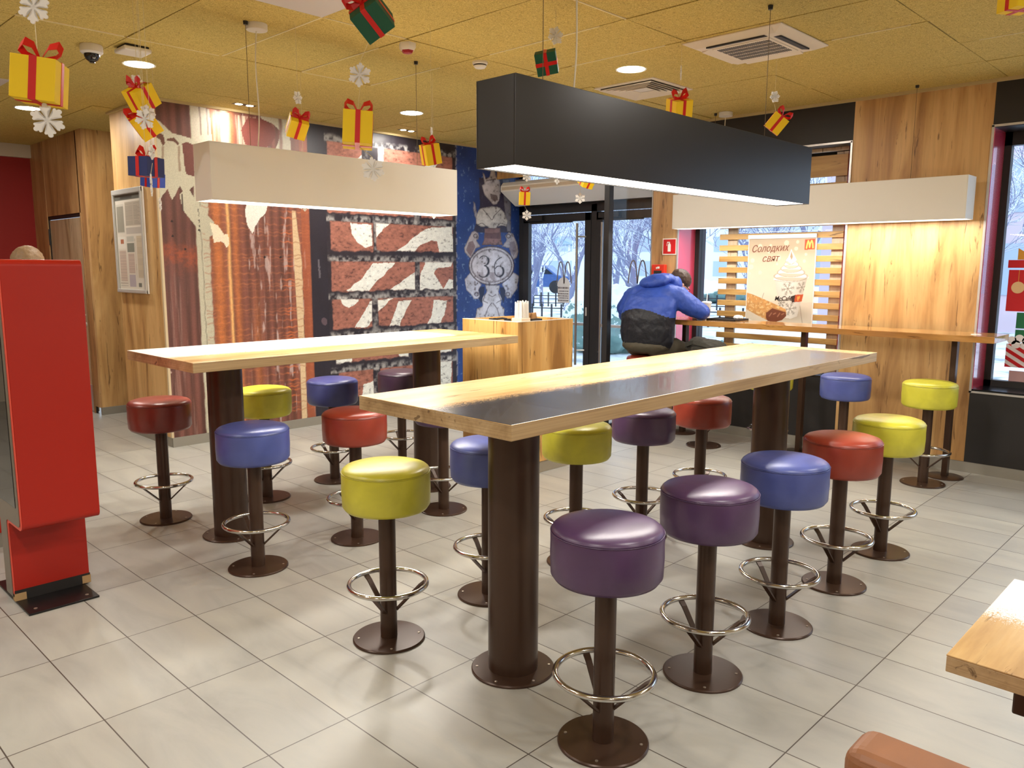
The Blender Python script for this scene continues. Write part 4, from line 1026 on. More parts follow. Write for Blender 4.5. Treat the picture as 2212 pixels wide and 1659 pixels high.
# ------------------------------------------------------------------ ordering kiosk and the wall bench beyond
KX, KY = .934, 4.215
ki = thing('ordering_kiosk', 'red self ordering kiosk with narrow stem on a dark floor plate', 'kiosk', (KX, KY, 0))
M_kred = mat('red_kiosk_laminate', rgb(168, 30, 14), .42); M_kedge = mat('red_edge_painted_lit', rgb(226, 84, 66), .4)  # edge is the same red, its lit tone put into the colour
def kprof(ins=0.0):
    hw, sw = .285 - ins, .065 - ins; z0, zh, z1 = .03, .40 + ins, 1.60 - ins; r = .028; pts = []
    def arc(cx, cz, a0, a1, rr=r, n=6): return [(cx + rr * math.cos(math.radians(a0 + (a1 - a0) * i / n)), cz + rr * math.sin(math.radians(a0 + (a1 - a0) * i / n))) for i in range(n + 1)]
    pts += [(-sw, z0), (sw, z0), (sw, zh - r)] + arc(sw + r, zh - r, 180, 90)[0:] + arc(hw - r, zh + r, -90, 0) + arc(hw - r, z1 - r, 0, 90) + arc(-hw + r, z1 - r, 90, 180) + arc(-hw + r, zh + r, 180, 270) + arc(-sw - r, zh - r, 90, 0)
    out = []
    for p in pts:
        if not out or (abs(p[0] - out[-1][0]) + abs(p[1] - out[-1][1])) > 1e-5: out.append(p)
    return out
obj('body', MB().prism([(0, y, z) for y, z in kprof()], (.325, 0, 0)), M_kred, ki, bevel=.003)
obj('edge_band', MB().prism([(-.004, y, z) for y, z in kprof(.0)], (.0038, 0, 0)), M_kedge, ki)
obj('front_panel', MB().prism([(-.007, y, z) for y, z in kprof(.014)], (.003, 0, 0)), mat('grey_kiosk_front', rgb(128, 118, 106), .35, .3), ki)
obj('screen', MB().box(-.0095, -.007, -.235, .235, .50, 1.52), mat('dark_glass_screen', rgb(12, 14, 18), .04, spec=.8), ki, bevel=.002)
obj('kick_strip', MB().box(-.002, .327, -.067, .067, .010, .060), M_black, ki)
obj('worn_corner', MB().box(-.004, .045, -.069, -.04, .010, .045).box(.29, .329, -.069, -.045, .012, .050), mat('chipped_particle_board', rgb(176, 144, 100), .8), ki)
fp = obj('floor_plate', MB().box(.0, .30, -.27, .27, 0, .010), mat('black_floor_plate', rgb(30, 28, 28), .35, .3), ki, bevel=.002)
for a, b in ((.04, -.22), (.26, -.22), (.04, .22), (.26, .22)): obj('screw', MB().lathe([(.008, .010), (.008, .012), (0, .0125)], 8, (a, b, 0)), M_screw, fp)
rb = thing('red_partition', 'low red partition on grey plinth glimpsed behind the kiosk stem', 'partition', (.55, 5.06, 0))
obj('panel', MB().box(.38, .90, 0, .06, .085, .95), M_kred, rb); obj('plinth', MB().box(.39, .89, .005, .055, 0, .085), M_base, rb)

# ------------------------------------------------------------------ low table and leather bench at the lower right
lt = thing('dining_table', 'low oak table with white printed half, cut by the lower right corner', 'table', (1.84, .456, 0))
obj('tabletop', MB().box(0, .60, -.78, 0, .736, .740), table_top_mat('printed_laminate_corner', 'corner'), lt, bevel=.0015)
obj('edge_band', MB().box(.0005, .5995, -.7795, -.0005, .70, .736), M_edge, lt, bevel=.002)
obj('under_frame', MB().box(.11, .49, -.67, -.111, .60, .70), M_brown, lt, bevel=.004)
obj('column', MB().box(.26, .34, -.43, -.35, .02, .60), M_brown, lt, bevel=.004); obj('base_plate', MB().box(.08, .52, -.61, -.17, 0, .02), M_brown, lt, bevel=.004)
bn = thing('leather_bench', 'brown leather bench backrest cut by the lower right edge', 'bench', (1.25, .45, 0))
M_tan = leather('tan_brown_leather', rgb(146, 94, 56), .5)
obj('backrest', MB().box(-.01, .10, -1.5, .0, .40, .80), M_tan, bn, bevel=.03, seg=5)
obj('seat', MB().box(.10, .50, -1.5, .0, .36, .45), M_tan, bn, bevel=.03, seg=4)
obj('piping', MB().tube([(-.012, -1.48, .772), (-.012, -.03, .772)], .003, 6).tube([(-.004, -1.48, .786), (-.004, -.03, .786)], .002, 6), M_tan, bn)
obj('base', MB().box(.0, .46, -1.48, -.02, 0, .36), M_black, bn)

# ------------------------------------------------------------------ pendant box lamps
M_lampw = mat('white_lamp_shell', rgb(232, 228, 218), .5); M_lampk = mat('black_lamp_shell', rgb(46, 43, 40), .30, .1)
M_diff = mat('lit_lamp_diffuser', (1, .93, .80, 1), .5, emit=(1.0, .95, .86, 1), estr=5.0)
M_wire = mat('thin_steel_wire', rgb(110, 96, 70), .5, .5); M_cable = mat('white_cable', rgb(226, 218, 196), .5)
def box_lamp(label, x0, x1, y0, y1, m_, along, power, hooks, cable):
    z0, z1 = 1.935, 2.248; cx, cy = (x0 + x1) / 2, (y0 + y1) / 2
    t = thing('pendant_lamp', label, 'lamp', (cx, cy, z0), group=None)
    a, b = (x1 - x0) / 2, (y1 - y0) / 2; w = .006; h = z1 - z0
    s = MB().box(-a, a, -b, -b + w, 0, h).box(-a, a, b - w, b, 0, h).box(-a, -a + w, -b + w, b - w, 0, h).box(a - w, a, -b + w, b - w, 0, h).box(-a + w, a - w, -b + w, b - w, h - w - .012, h - .012)
    obj('lamp_shell', s, m_, t, bevel=.0015)
    obj('diffuser', MB().box(-a + w, a - w, -b + w, b - w, .005, .009), M_diff, t)
    lw = area('lamp_light', (0, 0, .003), (x1 - x0) - .1, (y1 - y0) - .03, power, (1, .95, .87), parent=t)
    for hx, hy in hooks:
        obj('suspension_wire', MB().tube([(hx - cx, hy - cy, h - .014), (hx - cx, hy - cy, CEIL - z0 - .01)], .0016, 5), M_wire, t)
        obj('ceiling_hook', MB().lathe([(.012, CEIL - z0 - .02), (.014, CEIL - z0)], 10, (hx - cx, hy - cy, 0)), M_dgrey, t)
    if cable:
        (lx, ly), (qx, qy) = cable
        pts = []
        for i in range(13):
            s_ = i / 12; e = s_ * s_ * (3 - 2 * s_); zz = h - .014 + s_ * (CEIL - z0 - .04 - h + .014)
            pts.append((lx + (qx - lx) * e - cx + .012 * math.sin(s_ * 6), ly + (qy - ly) * e - cy, zz))
        obj('power_cable', MB().tube(pts, .0036, 7), M_cable, t)
        obj('ceiling_canopy', MB().lathe([(.058, CEIL - z0 - .035), (.060, CEIL - z0 - .032), (.060, CEIL - z0)], 28, (qx - cx, qy - cy, 0)), M_lampw, t)
    return t
box_lamp('long black box lamp hanging above the black striped table', 2.097, 4.52, 2.02, 2.22, M_lampk, 'x', 46, [(2.35, 2.12), (4.14, 2.12)], ((2.53, 2.12), (2.62, 2.17)))
box_lamp('long white box lamp hanging above the white striped table', 2.06, 3.865, 4.29, 4.49, M_lampw, 'x', 54, [(2.356, 4.39), (3.588, 4.39)], ((2.40, 4.39), (2.43, 4.40)))
box_lamp('long white box lamp hanging above the window counter', 6.53, 6.73, 1.745, 4.235, M_lampw, 'y', 24, [(6.60, 3.86), (6.636, 2.176)], ((6.62, 3.75), (6.62, 3.77)))

# ------------------------------------------------------------------ ceiling equipment
M_lit = mat('lit_downlight', (1, .97, .9, 1), .5, emit=(1.0, .96, .88, 1), estr=14)
def downlight(x, y, label, p=30, r=.095):
    t = thing('downlight', label, 'downlight', (x, y, CEIL), group='round recessed downlights')
    obj('rim', MB().lathe([(r, 0), (r + .012, -.004), (r + .014, 0)], 32), M_white, t); obj('lamp_disc', MB().lathe([(r, -.002), (0, -.002)], 32), M_lit, t)
    area('downlight_beam', (0, 0, -.012), r * 1.9, 0, p, (1, .955, .89), shape='DISK', parent=t)
downlight(2.33, 5.84, 'round downlight in front of the notice board wall', 17)
downlight(2.265, 8.15, 'round downlight in front of the service door recess', 26)
downlight(4.717, 5.842, 'round downlight between the two tables and the brick print')
downlight(4.756, 3.46, 'round downlight beside the square air diffuser')
def wallwasher(x, y, label, p):
    t = thing('wall_washer', label, 'spotlight', (x, y, CEIL), group='slot spotlights along the printed wall')
    obj('slot_frame', MB().box(-.10, .10, -.035, .035, -.003, 0), M_black, t)
    obj('lamp_lens', MB().lathe([(.030, -.0045), (0, -.0045)], 16, (-.05, 0, 0)).lathe([(.030, -.0045), (0, -.0045)], 16, (.05, 0, 0)), M_lit, t)
    area('washer_beam', (0, 0, -.02), .16, .05, p, (1, .95, .88), rot=(math.radians(24), 0, 0), parent=t, spread=math.radians(150))
wallwasher(3.50, 6.60, 'slot spotlight over the rusty sheet print', 4)
wallwasher(5.27, 6.60, 'slot spotlight over the brick print', 5)
pa = tag(obj('ceiling_panel', MB().box(0, .594, 0, .60, -.006, .004), mat('pale_grey_panel', rgb(206, 202, 200), .4), loc=(2.018, 3.408, CEIL), bevel=.003), 'flat pale panel in the ceiling at the top edge, beside a green gift box', 'panel')
pa = tag(obj('ceiling_panel', MB().box(0, .40, 0, .58, -.006, .004), MATS['pale_grey_panel'], loc=(1.45, 7.02, CEIL), bevel=.003), 'pale grey ceiling panel beside the big yellow gift at the left edge', 'panel')
# air conditioner cassette
x0, x1, y0, y1 = 4.44, 5.085, 2.21, 2.845
t = thing('air_conditioner', 'white ceiling cassette air conditioner with slotted grille', 'air conditioner', ((x0 + x1) / 2, (y0 + y1) / 2, CEIL))
a = (x1 - x0) / 2; M_ac = mat('ivory_plastic', rgb(226, 214, 196), .45)
sh = MB().add([(-a, -a, 0), (a, -a, 0), (a, a, 0), (-a, a, 0), (-a, -a, -.008), (a, -a, -.008), (a, a, -.008), (-a, a, -.008), (-a * .8, -a * .8, -.034), (a * .8, -a * .8, -.034), (a * .8, a * .8, -.034), (-a * .8, a * .8, -.034)],
    [(0, 1, 5, 4), (1, 2, 6, 5), (2, 3, 7, 6), (3, 0, 4, 7), (4, 5, 9, 8), (5, 6, 10, 9), (6, 7, 11, 10), (7, 4, 8, 11), (8, 9, 10, 11), (3, 2, 1, 0)])
obj('casing', sh, M_ac, t, bevel=.006, seg=3)
obj('intake_grille', MB().box(-.19, .19, -.19, .19, -.038, -.034), M_ac, t, bevel=.003)
mb = MB()
for r_ in range(5):
    for c_ in range(26): mb.box(-.165 + r_ * .066, -.165 + r_ * .066 + .052, -.168 + c_ * .0132, -.168 + c_ * .0132 + .0075, -.0395, -.0375)
obj('grille_slots', mb, M_black, t)
for k in range(4):
    o = obj('air_louvre', MB().box(-.19, .19, -.026, .026, -.004, .004), M_black if k in (2, 3) else M_ac, t, loc=(.235 * math.cos(k * PI / 2), .235 * math.sin(k * PI / 2), -.034), rot=(0, 0, k * PI / 2 + PI / 2)); o.rotation_euler = (.18, 0, k * PI / 2 + PI / 2)  # black on two sides stands in for the shaded slot recess
# square diffuser
t = thing('air_diffuser', 'white square ceiling diffuser with nested dark slots', 'air vent', (5.325, 3.755, CEIL))
obj('diffuser_plate', MB().box(-.272, .272, -.275, .275, -.006, .004), M_ac, t, bevel=.002)
def ring(a_, w_, z0, z1): return MB().box(-a_, a_, -a_, -a_ + w_, z0, z1).box(-a_, a_, a_ - w_, a_, z0, z1).box(-a_, -a_ + w_, -a_ + w_, a_ - w_, z0, z1).box(a_ - w_, a_, -a_ + w_, a_ - w_, z0, z1)
for k in range(5):
    a_ = .235 - k * .036
    obj('dark_slot', ring(a_, .013, -.0078, -.0058), M_black, t)
    v = []
    for q_ in ((-1, -1), (1, -1), (1, 1), (-1, 1)): v += [(q_[0] * (a_ - .012), q_[1] * (a_ - .012), -.006), (q_[0] * (a_ + .006), q_[1] * (a_ + .006), -.020), (q_[0] * (a_ + .004), q_[1] * (a_ + .004), -.022), (q_[0] * (a_ - .016), q_[1] * (a_ - .016), -.008)]
    fcs = []
    for i in range(4):
        j = (i + 1) % 4
        for s_ in range(4): fcs.append((4 * i + s_, 4 * j + s_, 4 * j + (s_ + 1) % 4, 4 * i + (s_ + 1) % 4))
    obj('cone_vane', MB().add(v, fcs), M_ac, t)
# detectors, camera, router box
t = thing('security_camera', 'white dome security camera with dark bubble on the ceiling', 'camera', (1.93, 5.56, CEIL))
obj('housing', MB().lathe([(.062, 0), (.066, -.01), (.066, -.045), (.056, -.055), (.046, -.056)], 32), M_white, t); obj('dome', MB().lathe([(.046, -.055), (.044, -.072), (.034, -.09), (.018, -.101), (0, -.104)], 28), mat('smoked_dome', rgb(20, 20, 22), .06, spec=.9), t)
obj('lens', MB().lathe([(.016, -.09), (.016, -.108), (0, -.110)], 14), M_dgrey, t)
t = thing('wireless_box', 'flat white square box on the ceiling beside the dome camera', 'box', (2.13, 5.42, CEIL))
obj('housing', MB().box(-.085, .085, -.085, .085, -.040, -.014), M_white, t, bevel=.008); obj('bracket', MB().box(-.07, .07, -.075, .075, -.014, 0), M_black, t)
t = thing('fire_alarm_beacon', 'small white ceiling beacon with red lens', 'alarm', (3.27, 4.08, CEIL))
obj('base', MB().lathe([(.055, 0), (.055, -.030), (.042, -.045)], 6), M_white, t); obj('red_lens', MB().lathe([(.040, -.045), (.030, -.060), (0, -.062)], 6), mat('red_lens_plastic', rgb(150, 26, 30), .3), t)
t = thing('smoke_detector', 'round white smoke detector on the ceiling', 'smoke detector', (3.89, 4.08, CEIL))
obj('base', MB().lathe([(.052, 0), (.052, -.014), (.048, -.018)], 28), M_white, t); obj('head', MB().lathe([(.040, -.018), (.044, -.030), (.034, -.042), (0, -.044)], 28), M_white, t); obj('vent_slots', MB().lathe([(.0425, -.021), (.0438, -.023), (.0438, -.026), (.043, -.028)], 28), M_dgrey, t)
# ------------------------------------------------------------------ hanging gift boxes and snowflakes
M_gift = {'yellow': mat('yellow_wrapping_foam', rgb(246, 208, 24), .6), 'green': mat('dark_green_wrapping', rgb(16, 84, 62), .6), 'navy': mat('navy_wrapping', rgb(34, 48, 104), .6), 'blue': mat('blue_wrapping', rgb(58, 84, 182), .6)}
M_rib = mat('red_satin_ribbon', rgb(206, 26, 22), .35); M_foam = mat('white_foam_snowflake', rgb(240, 238, 234), .6); M_str = mat('clear_nylon_line', rgb(220, 206, 160), .4)
def up_line(root, z0, p_above):
    p = Vector(p_above) - root.location
    return obj('hanging_line', MB().tube([(0, 0, z0), tuple(p)], .0010, 5), M_str, root)
def gift(px, py, d, s, col, rot, label, above=None, flat=1.0):
    loc = at_depth(px, py, d)
    t = thing('gift_box', label, 'gift box', tuple(loc), group='gift boxes hanging from the ceiling')
    R = Euler([math.radians(a) for a in rot]).to_matrix().to_4x4(); h = s / 2; hz = h * flat
    obj('wrapped_box', MB().box(-h, h, -h, h, -hz, hz).xform(R), M_gift[col], t, bevel=s * .012)
    w = s * .085; e = s * .012; mb = MB()
    mb.box(-w, w, -h - e, h + e, hz, hz + e).box(-w, w, -h - e, h + e, -hz - e, -hz).box(-w, w, -h - e, -h, -hz, hz).box(-w, w, h, h + e, -hz, hz)
    mb.box(-h - e, h + e, -w, w, hz, hz + e * 1.1).box(-h - e, h + e, -w, w, -hz - e * 1.1, -hz).box(-h - e, -h, -w, w, -hz, hz).box(h, h + e, -w, w, -hz, hz)
    obj('ribbon', mb.xform(R), M_rib, t)
    mb = MB(); z = hz + e; b9 = 1.7
    for sg in (-1, 1):
        mb.strip([(0, 0, z), (sg * s * .18, 0, z + s * .20 * b9), (sg * s * .38, 0, z + s * .24 * b9), (sg * s * .48, 0, z + s * .15 * b9), (sg * s * .32, 0, z + s * .05 * b9), (0, 0, z + s * .015)], (0, .6, .8), [s * .08, s * .22, s * .28, s * .28, s * .22, s * .08], .0012)
        mb.strip([(0, 0, z + s * .02), (sg * s * .10, s * .22, z + s * .06), (sg * s * .26, s * .42, z + s * .02), (sg * s * .34, s * .52, z - s * .04)], (1, 0, 0), [s * .05, s * .13, s * .15, s * .13], .0012)
    mb.box(-s * .05, s * .05, -s * .05, s * .05, z, z + s * .07)
    obj('bow', mb.xform(R), M_rib, t)
    top = R @ Vector((0, 0, hz))
    up_line(t, max(0.0, top.z), above if above else (loc.x, loc.y, CEIL))
    return t
def flake_pts(r):
    half = [(.17, 30), (.34, 14), (.50, 13), (.62, 18), (.71, 23), (.79, 24), (.85, 20), (.84, 15), (.80, 12), (.85, 9), (.93, 8), (.985, 4)]
    pts = []
    for k in range(6):
        a0 = 60 * k + 90
        for rr, a in half: pts.append((r * rr * math.cos(math.radians(a0 - a)), r * rr * math.sin(math.radians(a0 - a))))
        pts.append((r * math.cos(math.radians(a0)), r * math.sin(math.radians(a0))))
        for rr, a in reversed(half[1:]): pts.append((r * rr * math.cos(math.radians(a0 + a)), r * rr * math.sin(math.radians(a0 + a))))
    return pts
def snowflake(px, py, d, dia, rot, label, above=None):
    loc = at_depth(px, py, d); r = dia / 2
    t = thing('snowflake', label, 'snowflake', tuple(loc), group='foam snowflakes hanging from the ceiling')
    mb = MB(); pts = flake_pts(r); th = .006; n = len(pts)
    vs = [(0, -th / 2, 0)] + [(x, -th / 2, z) for x, z in pts] + [(0, th / 2, 0)] + [(x, th / 2, z) for x, z in pts]
    fs = [(0, 1 + (i + 1) % n, 1 + i) for i in range(n)] + [(n + 1, n + 2 + i, n + 2 + (i + 1) % n) for i in range(n)] + [(1 + i, 1 + (i + 1) % n, n + 2 + (i + 1) % n, n + 2 + i) for i in range(n)]
    R = Euler([math.radians(a) for a in rot]).to_matrix().to_4x4()
    obj('foam_star', mb.add(vs, fs).xform(R), M_foam, t)
    up_line(t, r * .96, above if above else (loc.x, loc.y, CEIL))
    return t
FC = -46          # yaw at which a flat flake faces the hall
def L(o): return (o.location.x, o.location.y, o.location.z - (.062 if o.name.startswith('gift') else .048))
a = snowflake(73, 16, 2.45, .098, (0, 8, FC + 5), 'large foam snowflake cut by the top edge above the big yellow gift')
b = gift(86, 177, 2.45, .125, 'yellow', (0, 6, FC + 12), 'biggest yellow gift box with wide red ribbon at the left edge', L(a))
c = snowflake(103, 260, 2.45, .102, (4, -6, FC + 8), 'large foam snowflake hanging under the biggest yellow gift', L(b))
a = snowflake(297, 178, 4.15, .085, (30, 30, FC), 'small foam snowflake behind the bow of the tilted yellow gift')
b = gift(306, 211, 3.95, .108, 'yellow', (36, 8, FC - 30), 'yellow gift tipped towards the viewer beside the notice board wall', L(a))
c = snowflake(320, 240, 3.9, .075, (50, 10, FC), 'tilted snowflake touching the bottom corner of the tipped yellow gift', L(b))
gift(313, 267, 4.1, .112, 'yellow', (35, -35, FC + 20), 'yellow gift box hidden behind a snowflake at the corner of the rusty print')
snowflake(313, 257, 3.7, .098, (10, 20, FC), 'white snowflake hanging exactly in front of a yellow gift')
a = snowflake(328, 329, 3.6, .066, (0, 0, FC + 92), 'narrow snowflake seen half edgewise above the navy gift')
gift(316, 361, 3.75, .112, 'navy', (0, 2, FC - 18), 'navy gift box with red ribbon beside the notice board', None, .78)
gift(330, 389, 5.1, .105, 'blue', (4, 10, FC - 26), 'small bright blue gift box peeping out under the navy gift', None, .8)
snowflake(327, 400, 3.6, .10, (0, 0, FC + 111), 'snowflake seen edge on as a white strip before the blue gifts', L(a))
snowflake(346, 441, 5.0, .09, (0, 8, FC + 104), 'snowflake turned edgewise before the rusty print, lowest of the left cluster')
a = snowflake(643, 211, 4.6, .078, (0, 20, FC + 66), 'small pale snowflake above the yellow gift near the rusty print')
gift(642, 273, 4.4, .100, 'yellow', (38, 12, FC + 28), 'small yellow gift with knotted ribbon between rusty print and dark post', L(a))
a = gift(803, 36, 3.0, .118, 'green', (46, -30, FC - 14), 'dark green gift box at the top edge beside the pale panel')
b = snowflake(777, 162, 3.3, .098, (0, 6, FC), 'snowflake between the upper green gift and the middle yellow gift', L(a))
c = gift(773, 281, 3.2, .116, 'yellow', (-6, 3, FC + 10), 'yellow gift box hanging above the white box lamp', L(b), 1.1)
snowflake(806, 366, 3.2, .096, (0, -8, FC), 'snowflake hanging in front of the white box lamp', L(c))
a = snowflake(932, 284, 4.7, .055, (0, 25, FC + 86), 'tiny snowflake edge on above the small gift near the blue plaster')
gift(930, 333, 4.7, .092, 'yellow', (10, -14, FC + 28), 'small yellow gift with red bow in front of the brick print', L(a), 1.25)
snowflake(658, 443, 5.8, .09, (0, 0, FC), 'snowflake peeping out under the white box lamp near the dark post')
snowflake(937, 459, 5.8, .09, (0, 0, FC), 'snowflake peeping out under the right end of the white lamp')
a = snowflake(1200, 77, 4.3, .098, (0, 12, FC + 30), 'snowflake near the white cable above the green gift')
gift(1181, 135, 3.9, .102, 'green', (-24, 66, FC + 60), 'green gift box lying on its side above the black lamp', L(a), 1.1)
a = snowflake(1138, 382, 7.4, .088, (0, 0, FC), 'upper small snowflake in the entrance above the little yellow gift')
b = gift(1133, 429, 7.4, .098, 'yellow', (4, 2, FC + 4), 'little yellow gift box in front of the air curtain', L(a), 1.2)
snowflake(1138, 465, 7.4, .095, (0, 0, FC), 'lower small snowflake in front of the entrance door frame', L(b))
snowflake(1203, 388, 6.9, .085, (0, 0, FC + 55), 'snowflake mostly hidden by the black lamp above the air curtain')
a = gift(1268, 390, 7.0, .105, 'yellow', (30, 10, FC + 30), 'yellow gift box half hidden by the black lamp at the entrance')
snowflake(1253, 428, 7.1, .098, (0, 0, FC), 'snowflake in front of the middle of the air curtain')
a = snowflake(1471, 157, 4.9, .095, (0, 14, FC + 76), 'thin snowflake seen edgewise beside the air diffuser')
gift(1467, 236, 4.9, .118, 'yellow', (20, -10, FC + 20), 'yellow gift with large red bow behind the upper edge of the black lamp', L(a))
a = snowflake(1674, 209, 5.2, .078, (0, 20, FC + 22), 'faint snowflake below the air conditioner')
gift(1677, 267, 4.7, .098, 'yellow', (10, 38, FC - 8), 'tilted yellow gift in front of the black band over the window', L(a))
gift(2203, -8, 3.2, .11, 'yellow', (0, 0, FC + 10), 'yellow gift box cut off by the upper right corner')

# ------------------------------------------------------------------ people
def ell(mb, c, r, n=16, m_=10, M=None):
    vs = [(0, 0, 1)]; 
    for i in range(1, m_):
        t = PI * i / m_
        for k in range(n): vs.append((math.sin(t) * math.cos(2 * PI * k / n), math.sin(t) * math.sin(2 * PI * k / n), math.cos(t)))
    vs.append((0, 0, -1)); fs = [(0, 1 + k, 1 + (k + 1) % n) for k in range(n)]
    for i in range(m_ - 2):
        for k in range(n): a, b = 1 + i * n + k, 1 + i * n + (k + 1) % n; fs.append((a, a + n, b + n, b))
    o = 1 + (m_ - 2) * n; fs += [(o + k, len(vs) - 1, o + (k + 1) % n) for k in range(n)]
    out = []
    for v in vs:
        p = Vector((v[0] * r[0], v[1] * r[1], v[2] * r[2]))
        if M: p = M @ p
        out.append(p + Vector(c))
    mb.add(out, fs, 0, True); return mb
def limb(mb, pts, rs, n=14):
    mb.tube(pts, rs, n)
    for p, r in zip(pts, rs): ell(mb, p, (r, r, r), 12, 8)
    return mb
def rings(mb, data, n=28):
    """data: (centre, r_fore, r_side); loft with closed ends"""
    vs = []; fs = []
    for (c, a, b) in data:
        for k in range(n): q = 2 * PI * k / n; vs.append((c[0] + a * math.cos(q), c[1] + b * math.sin(q), c[2]))
    for i in range(len(data) - 1):
        for k in range(n): k2 = (k + 1) % n; fs.append((i * n + k, i * n + k2, (i + 1) * n + k2, (i + 1) * n + k))
    fs += [tuple(range(n - 1, -1, -1)), tuple((len(data) - 1) * n + k for k in range(n))]
    return mb.add(vs, fs, 0, True)
def fused(name, mb, mats, parent, voxel, smooth=6, pick=None, disp=None):
    """one continuous skin grown over the overlapping forms"""
    me = bpy.data.meshes.new(name); me.from_pydata(mb.v, [], mb.f); me.update()
    o = bpy.data.objects.new(name, me); C.objects.link(o)
    r = o.modifiers.new('fuse', 'REMESH'); r.mode = 'VOXEL'; r.voxel_size = voxel; r.use_smooth_shade = True
    s = o.modifiers.new('soften', 'SMOOTH'); s.iterations = smooth; s.factor = .5
    if disp:
        tx = bpy.data.textures.new(name + '_folds', 'CLOUDS'); tx.noise_scale = disp[0]; tx.noise_depth = 3
        d = o.modifiers.new('folds', 'DISPLACE'); d.texture = tx; d.strength = disp[1]; d.mid_level = .5
    dg = bpy.context.evaluated_depsgraph_get(); dg.update()
    m2 = bpy.data.meshes.new_from_object(o.evaluated_get(dg)); bpy.data.objects.remove(o)
    m2.name = name; m2.materials.clear()
    for m_ in (mats if isinstance(mats, list) else [mats]): m2.materials.append(m_)
    if pick:
        for p in m2.polygons: p.material_index = pick(p.center)
    else:
        for p in m2.polygons: p.material_index = 0
    for p in m2.polygons: p.use_smooth = True
    o = bpy.data.objects.new(name, m2); C.objects.link(o)
    if parent: o.parent = parent
    return o
M_skin = mat('skin', rgb(222, 172, 146), .5); M_hairb = mat('dark_brown_hair', rgb(62, 44, 34), .5, bump=(160, .5, .004)); M_hairl = mat('light_brown_hair', rgb(140, 112, 80), .5, bump=(160, .5, .004))
M_jblue = mat('blue_quilted_jacket', rgb(46, 76, 166), .5, bump=(22, .35, .02)); M_jdark = mat('dark_navy_jacket', rgb(22, 24, 32), .5, bump=(26, .35, .02)); M_trous = mat('olive_grey_trousers', rgb(74, 68, 54), .75, bump=(60, .3, .01)); M_shoe = mat('black_shoes', rgb(28, 26, 26), .4)
def hand(mb, wrist, palm_dir, side_dir, up_dir, s=1.0, curl=.5):
    w = Vector(wrist); f = Vector(palm_dir).normalized(); sd = Vector(side_dir).normalized(); u = Vector(up_dir).normalized()
    M = Matrix((f, sd, u)).transposed()
    ell(mb, w + f * .045 * s, (.052 * s, .042 * s, .017 * s), 14, 8, M)
    for k, (off, ln, r) in enumerate(((-.032, .058, .0085), (-.011, .070, .009), (.011, .066, .009), (.032, .052, .008))):
        p0 = w + f * .085 * s + sd * off * s; p1 = p0 + (f - u * curl * .5) * ln * .5 * s; p2 = p1 + (f * .7 - u * curl) * ln * .45 * s
        limb(mb, [p0 - f * .02, p0, p1, p2], [r * s, r * s, r * .92 * s, r * .8 * s], 8)
    t0 = w + f * .02 * s - sd * .035 * s; t1 = t0 + (f * .6 - sd * .7 - u * .2).normalized() * .035 * s; t2 = t1 + (f - sd * .25 - u * .3).normalized() * .03 * s
    limb(mb, [t0, t1, t2], [.012 * s, .0105 * s, .009 * s], 8)
def head(mb, c, M, s=1.0):
    T = lambda p: Vector(c) + M @ (Vector(p) * s)
    ell(mb, T((0, 0, .02)), (.098 * s, .077 * s, .102 * s), 22, 16, M); ell(mb, T((.025, 0, -.045)), (.068 * s, .058 * s, .066 * s), 18, 12, M)
    ell(mb, T((.098, 0, -.012)), (.017 * s, .012 * s, .024 * s), 10, 8, M); ell(mb, T((.092, 0, -.062)), (.010 * s, .024 * s, .010 * s), 10, 8, M); ell(mb, T((.078, 0, -.098)), (.018 * s, .022 * s, .014 * s), 10, 8, M)
    for sg in (-1, 1): ell(mb, T((-.005, sg * .079, -.008)), (.018 * s, .009 * s, .031 * s), 10, 8, M); ell(mb, T((.086, sg * .030, .028)), (.014 * s, .024 * s, .007 * s), 10, 8, M)
# --- person at the counter
pr = thing('person', 'person in blue and dark padded jacket hunched over the window counter, seen from behind', 'person', (6.185, 4.245, 0))
O = Vector((6.185, 4.245, 0)); P_ = lambda x, y, z: Vector((x, y, z)) - O
def rel(data): return [((c[0] - O.x, c[1] - O.y, c[2]), a, b) for c, a, b in data]
HM = Euler((math.radians(10), math.radians(42), math.radians(-24))).to_matrix(); HC = P_(6.50, 4.12, 1.425)
mb = MB(); head(mb, HC, HM, 1.0)
limb(mb, [HC + HM @ Vector((-.03, 0, -.06)), P_(6.40, 4.17, 1.37), P_(6.34, 4.20, 1.32)], [.056, .060, .07])
rings(mb, rel([((6.16, 4.22, .84), .12, .17), ((6.16, 4.22, 1.05), .12, .16), ((6.22, 4.22, 1.22), .12, .18), ((6.31, 4.21, 1.34), .10, .15)]))
RS, RE, RW = P_(6.31, 3.99, 1.31), P_(6.405, 3.80, 1.178), P_(6.60, 3.99, 1.155); LS, LE, LW = P_(6.28, 4.44, 1.31), P_(6.262, 4.545, 1.13), P_(6.55, 4.36, 1.15)
limb(mb, [P_(6.28, 4.1, 1.30), RS, RE, RW], [.06, .055, .042, .027]); limb(mb, [P_(6.28, 4.33, 1.30), LS, LE, LW], [.06, .055, .042, .027])
hand(mb, RW, (.5, .85, -.05), (.85, -.5, 0), (0, 0, 1), 1.0, .6); hand(mb, LW, (.75, -.65, -.05), (-.65, -.75, 0), (0, 0, 1), 1.0, .6)
LEG = [[P_(6.14, 4.33, .86), P_(6.56, 4.40, .80), P_(6.40, 4.39, .37)], [P_(6.14, 4.12, .86), P_(6.50, 3.98, .81), P_(6.36, 4.03, .37)]]
for q in LEG: limb(mb, q, [.075, .055, .04])
fused('body', mb, M_skin, pr, .0065, 3)
mb = MB()
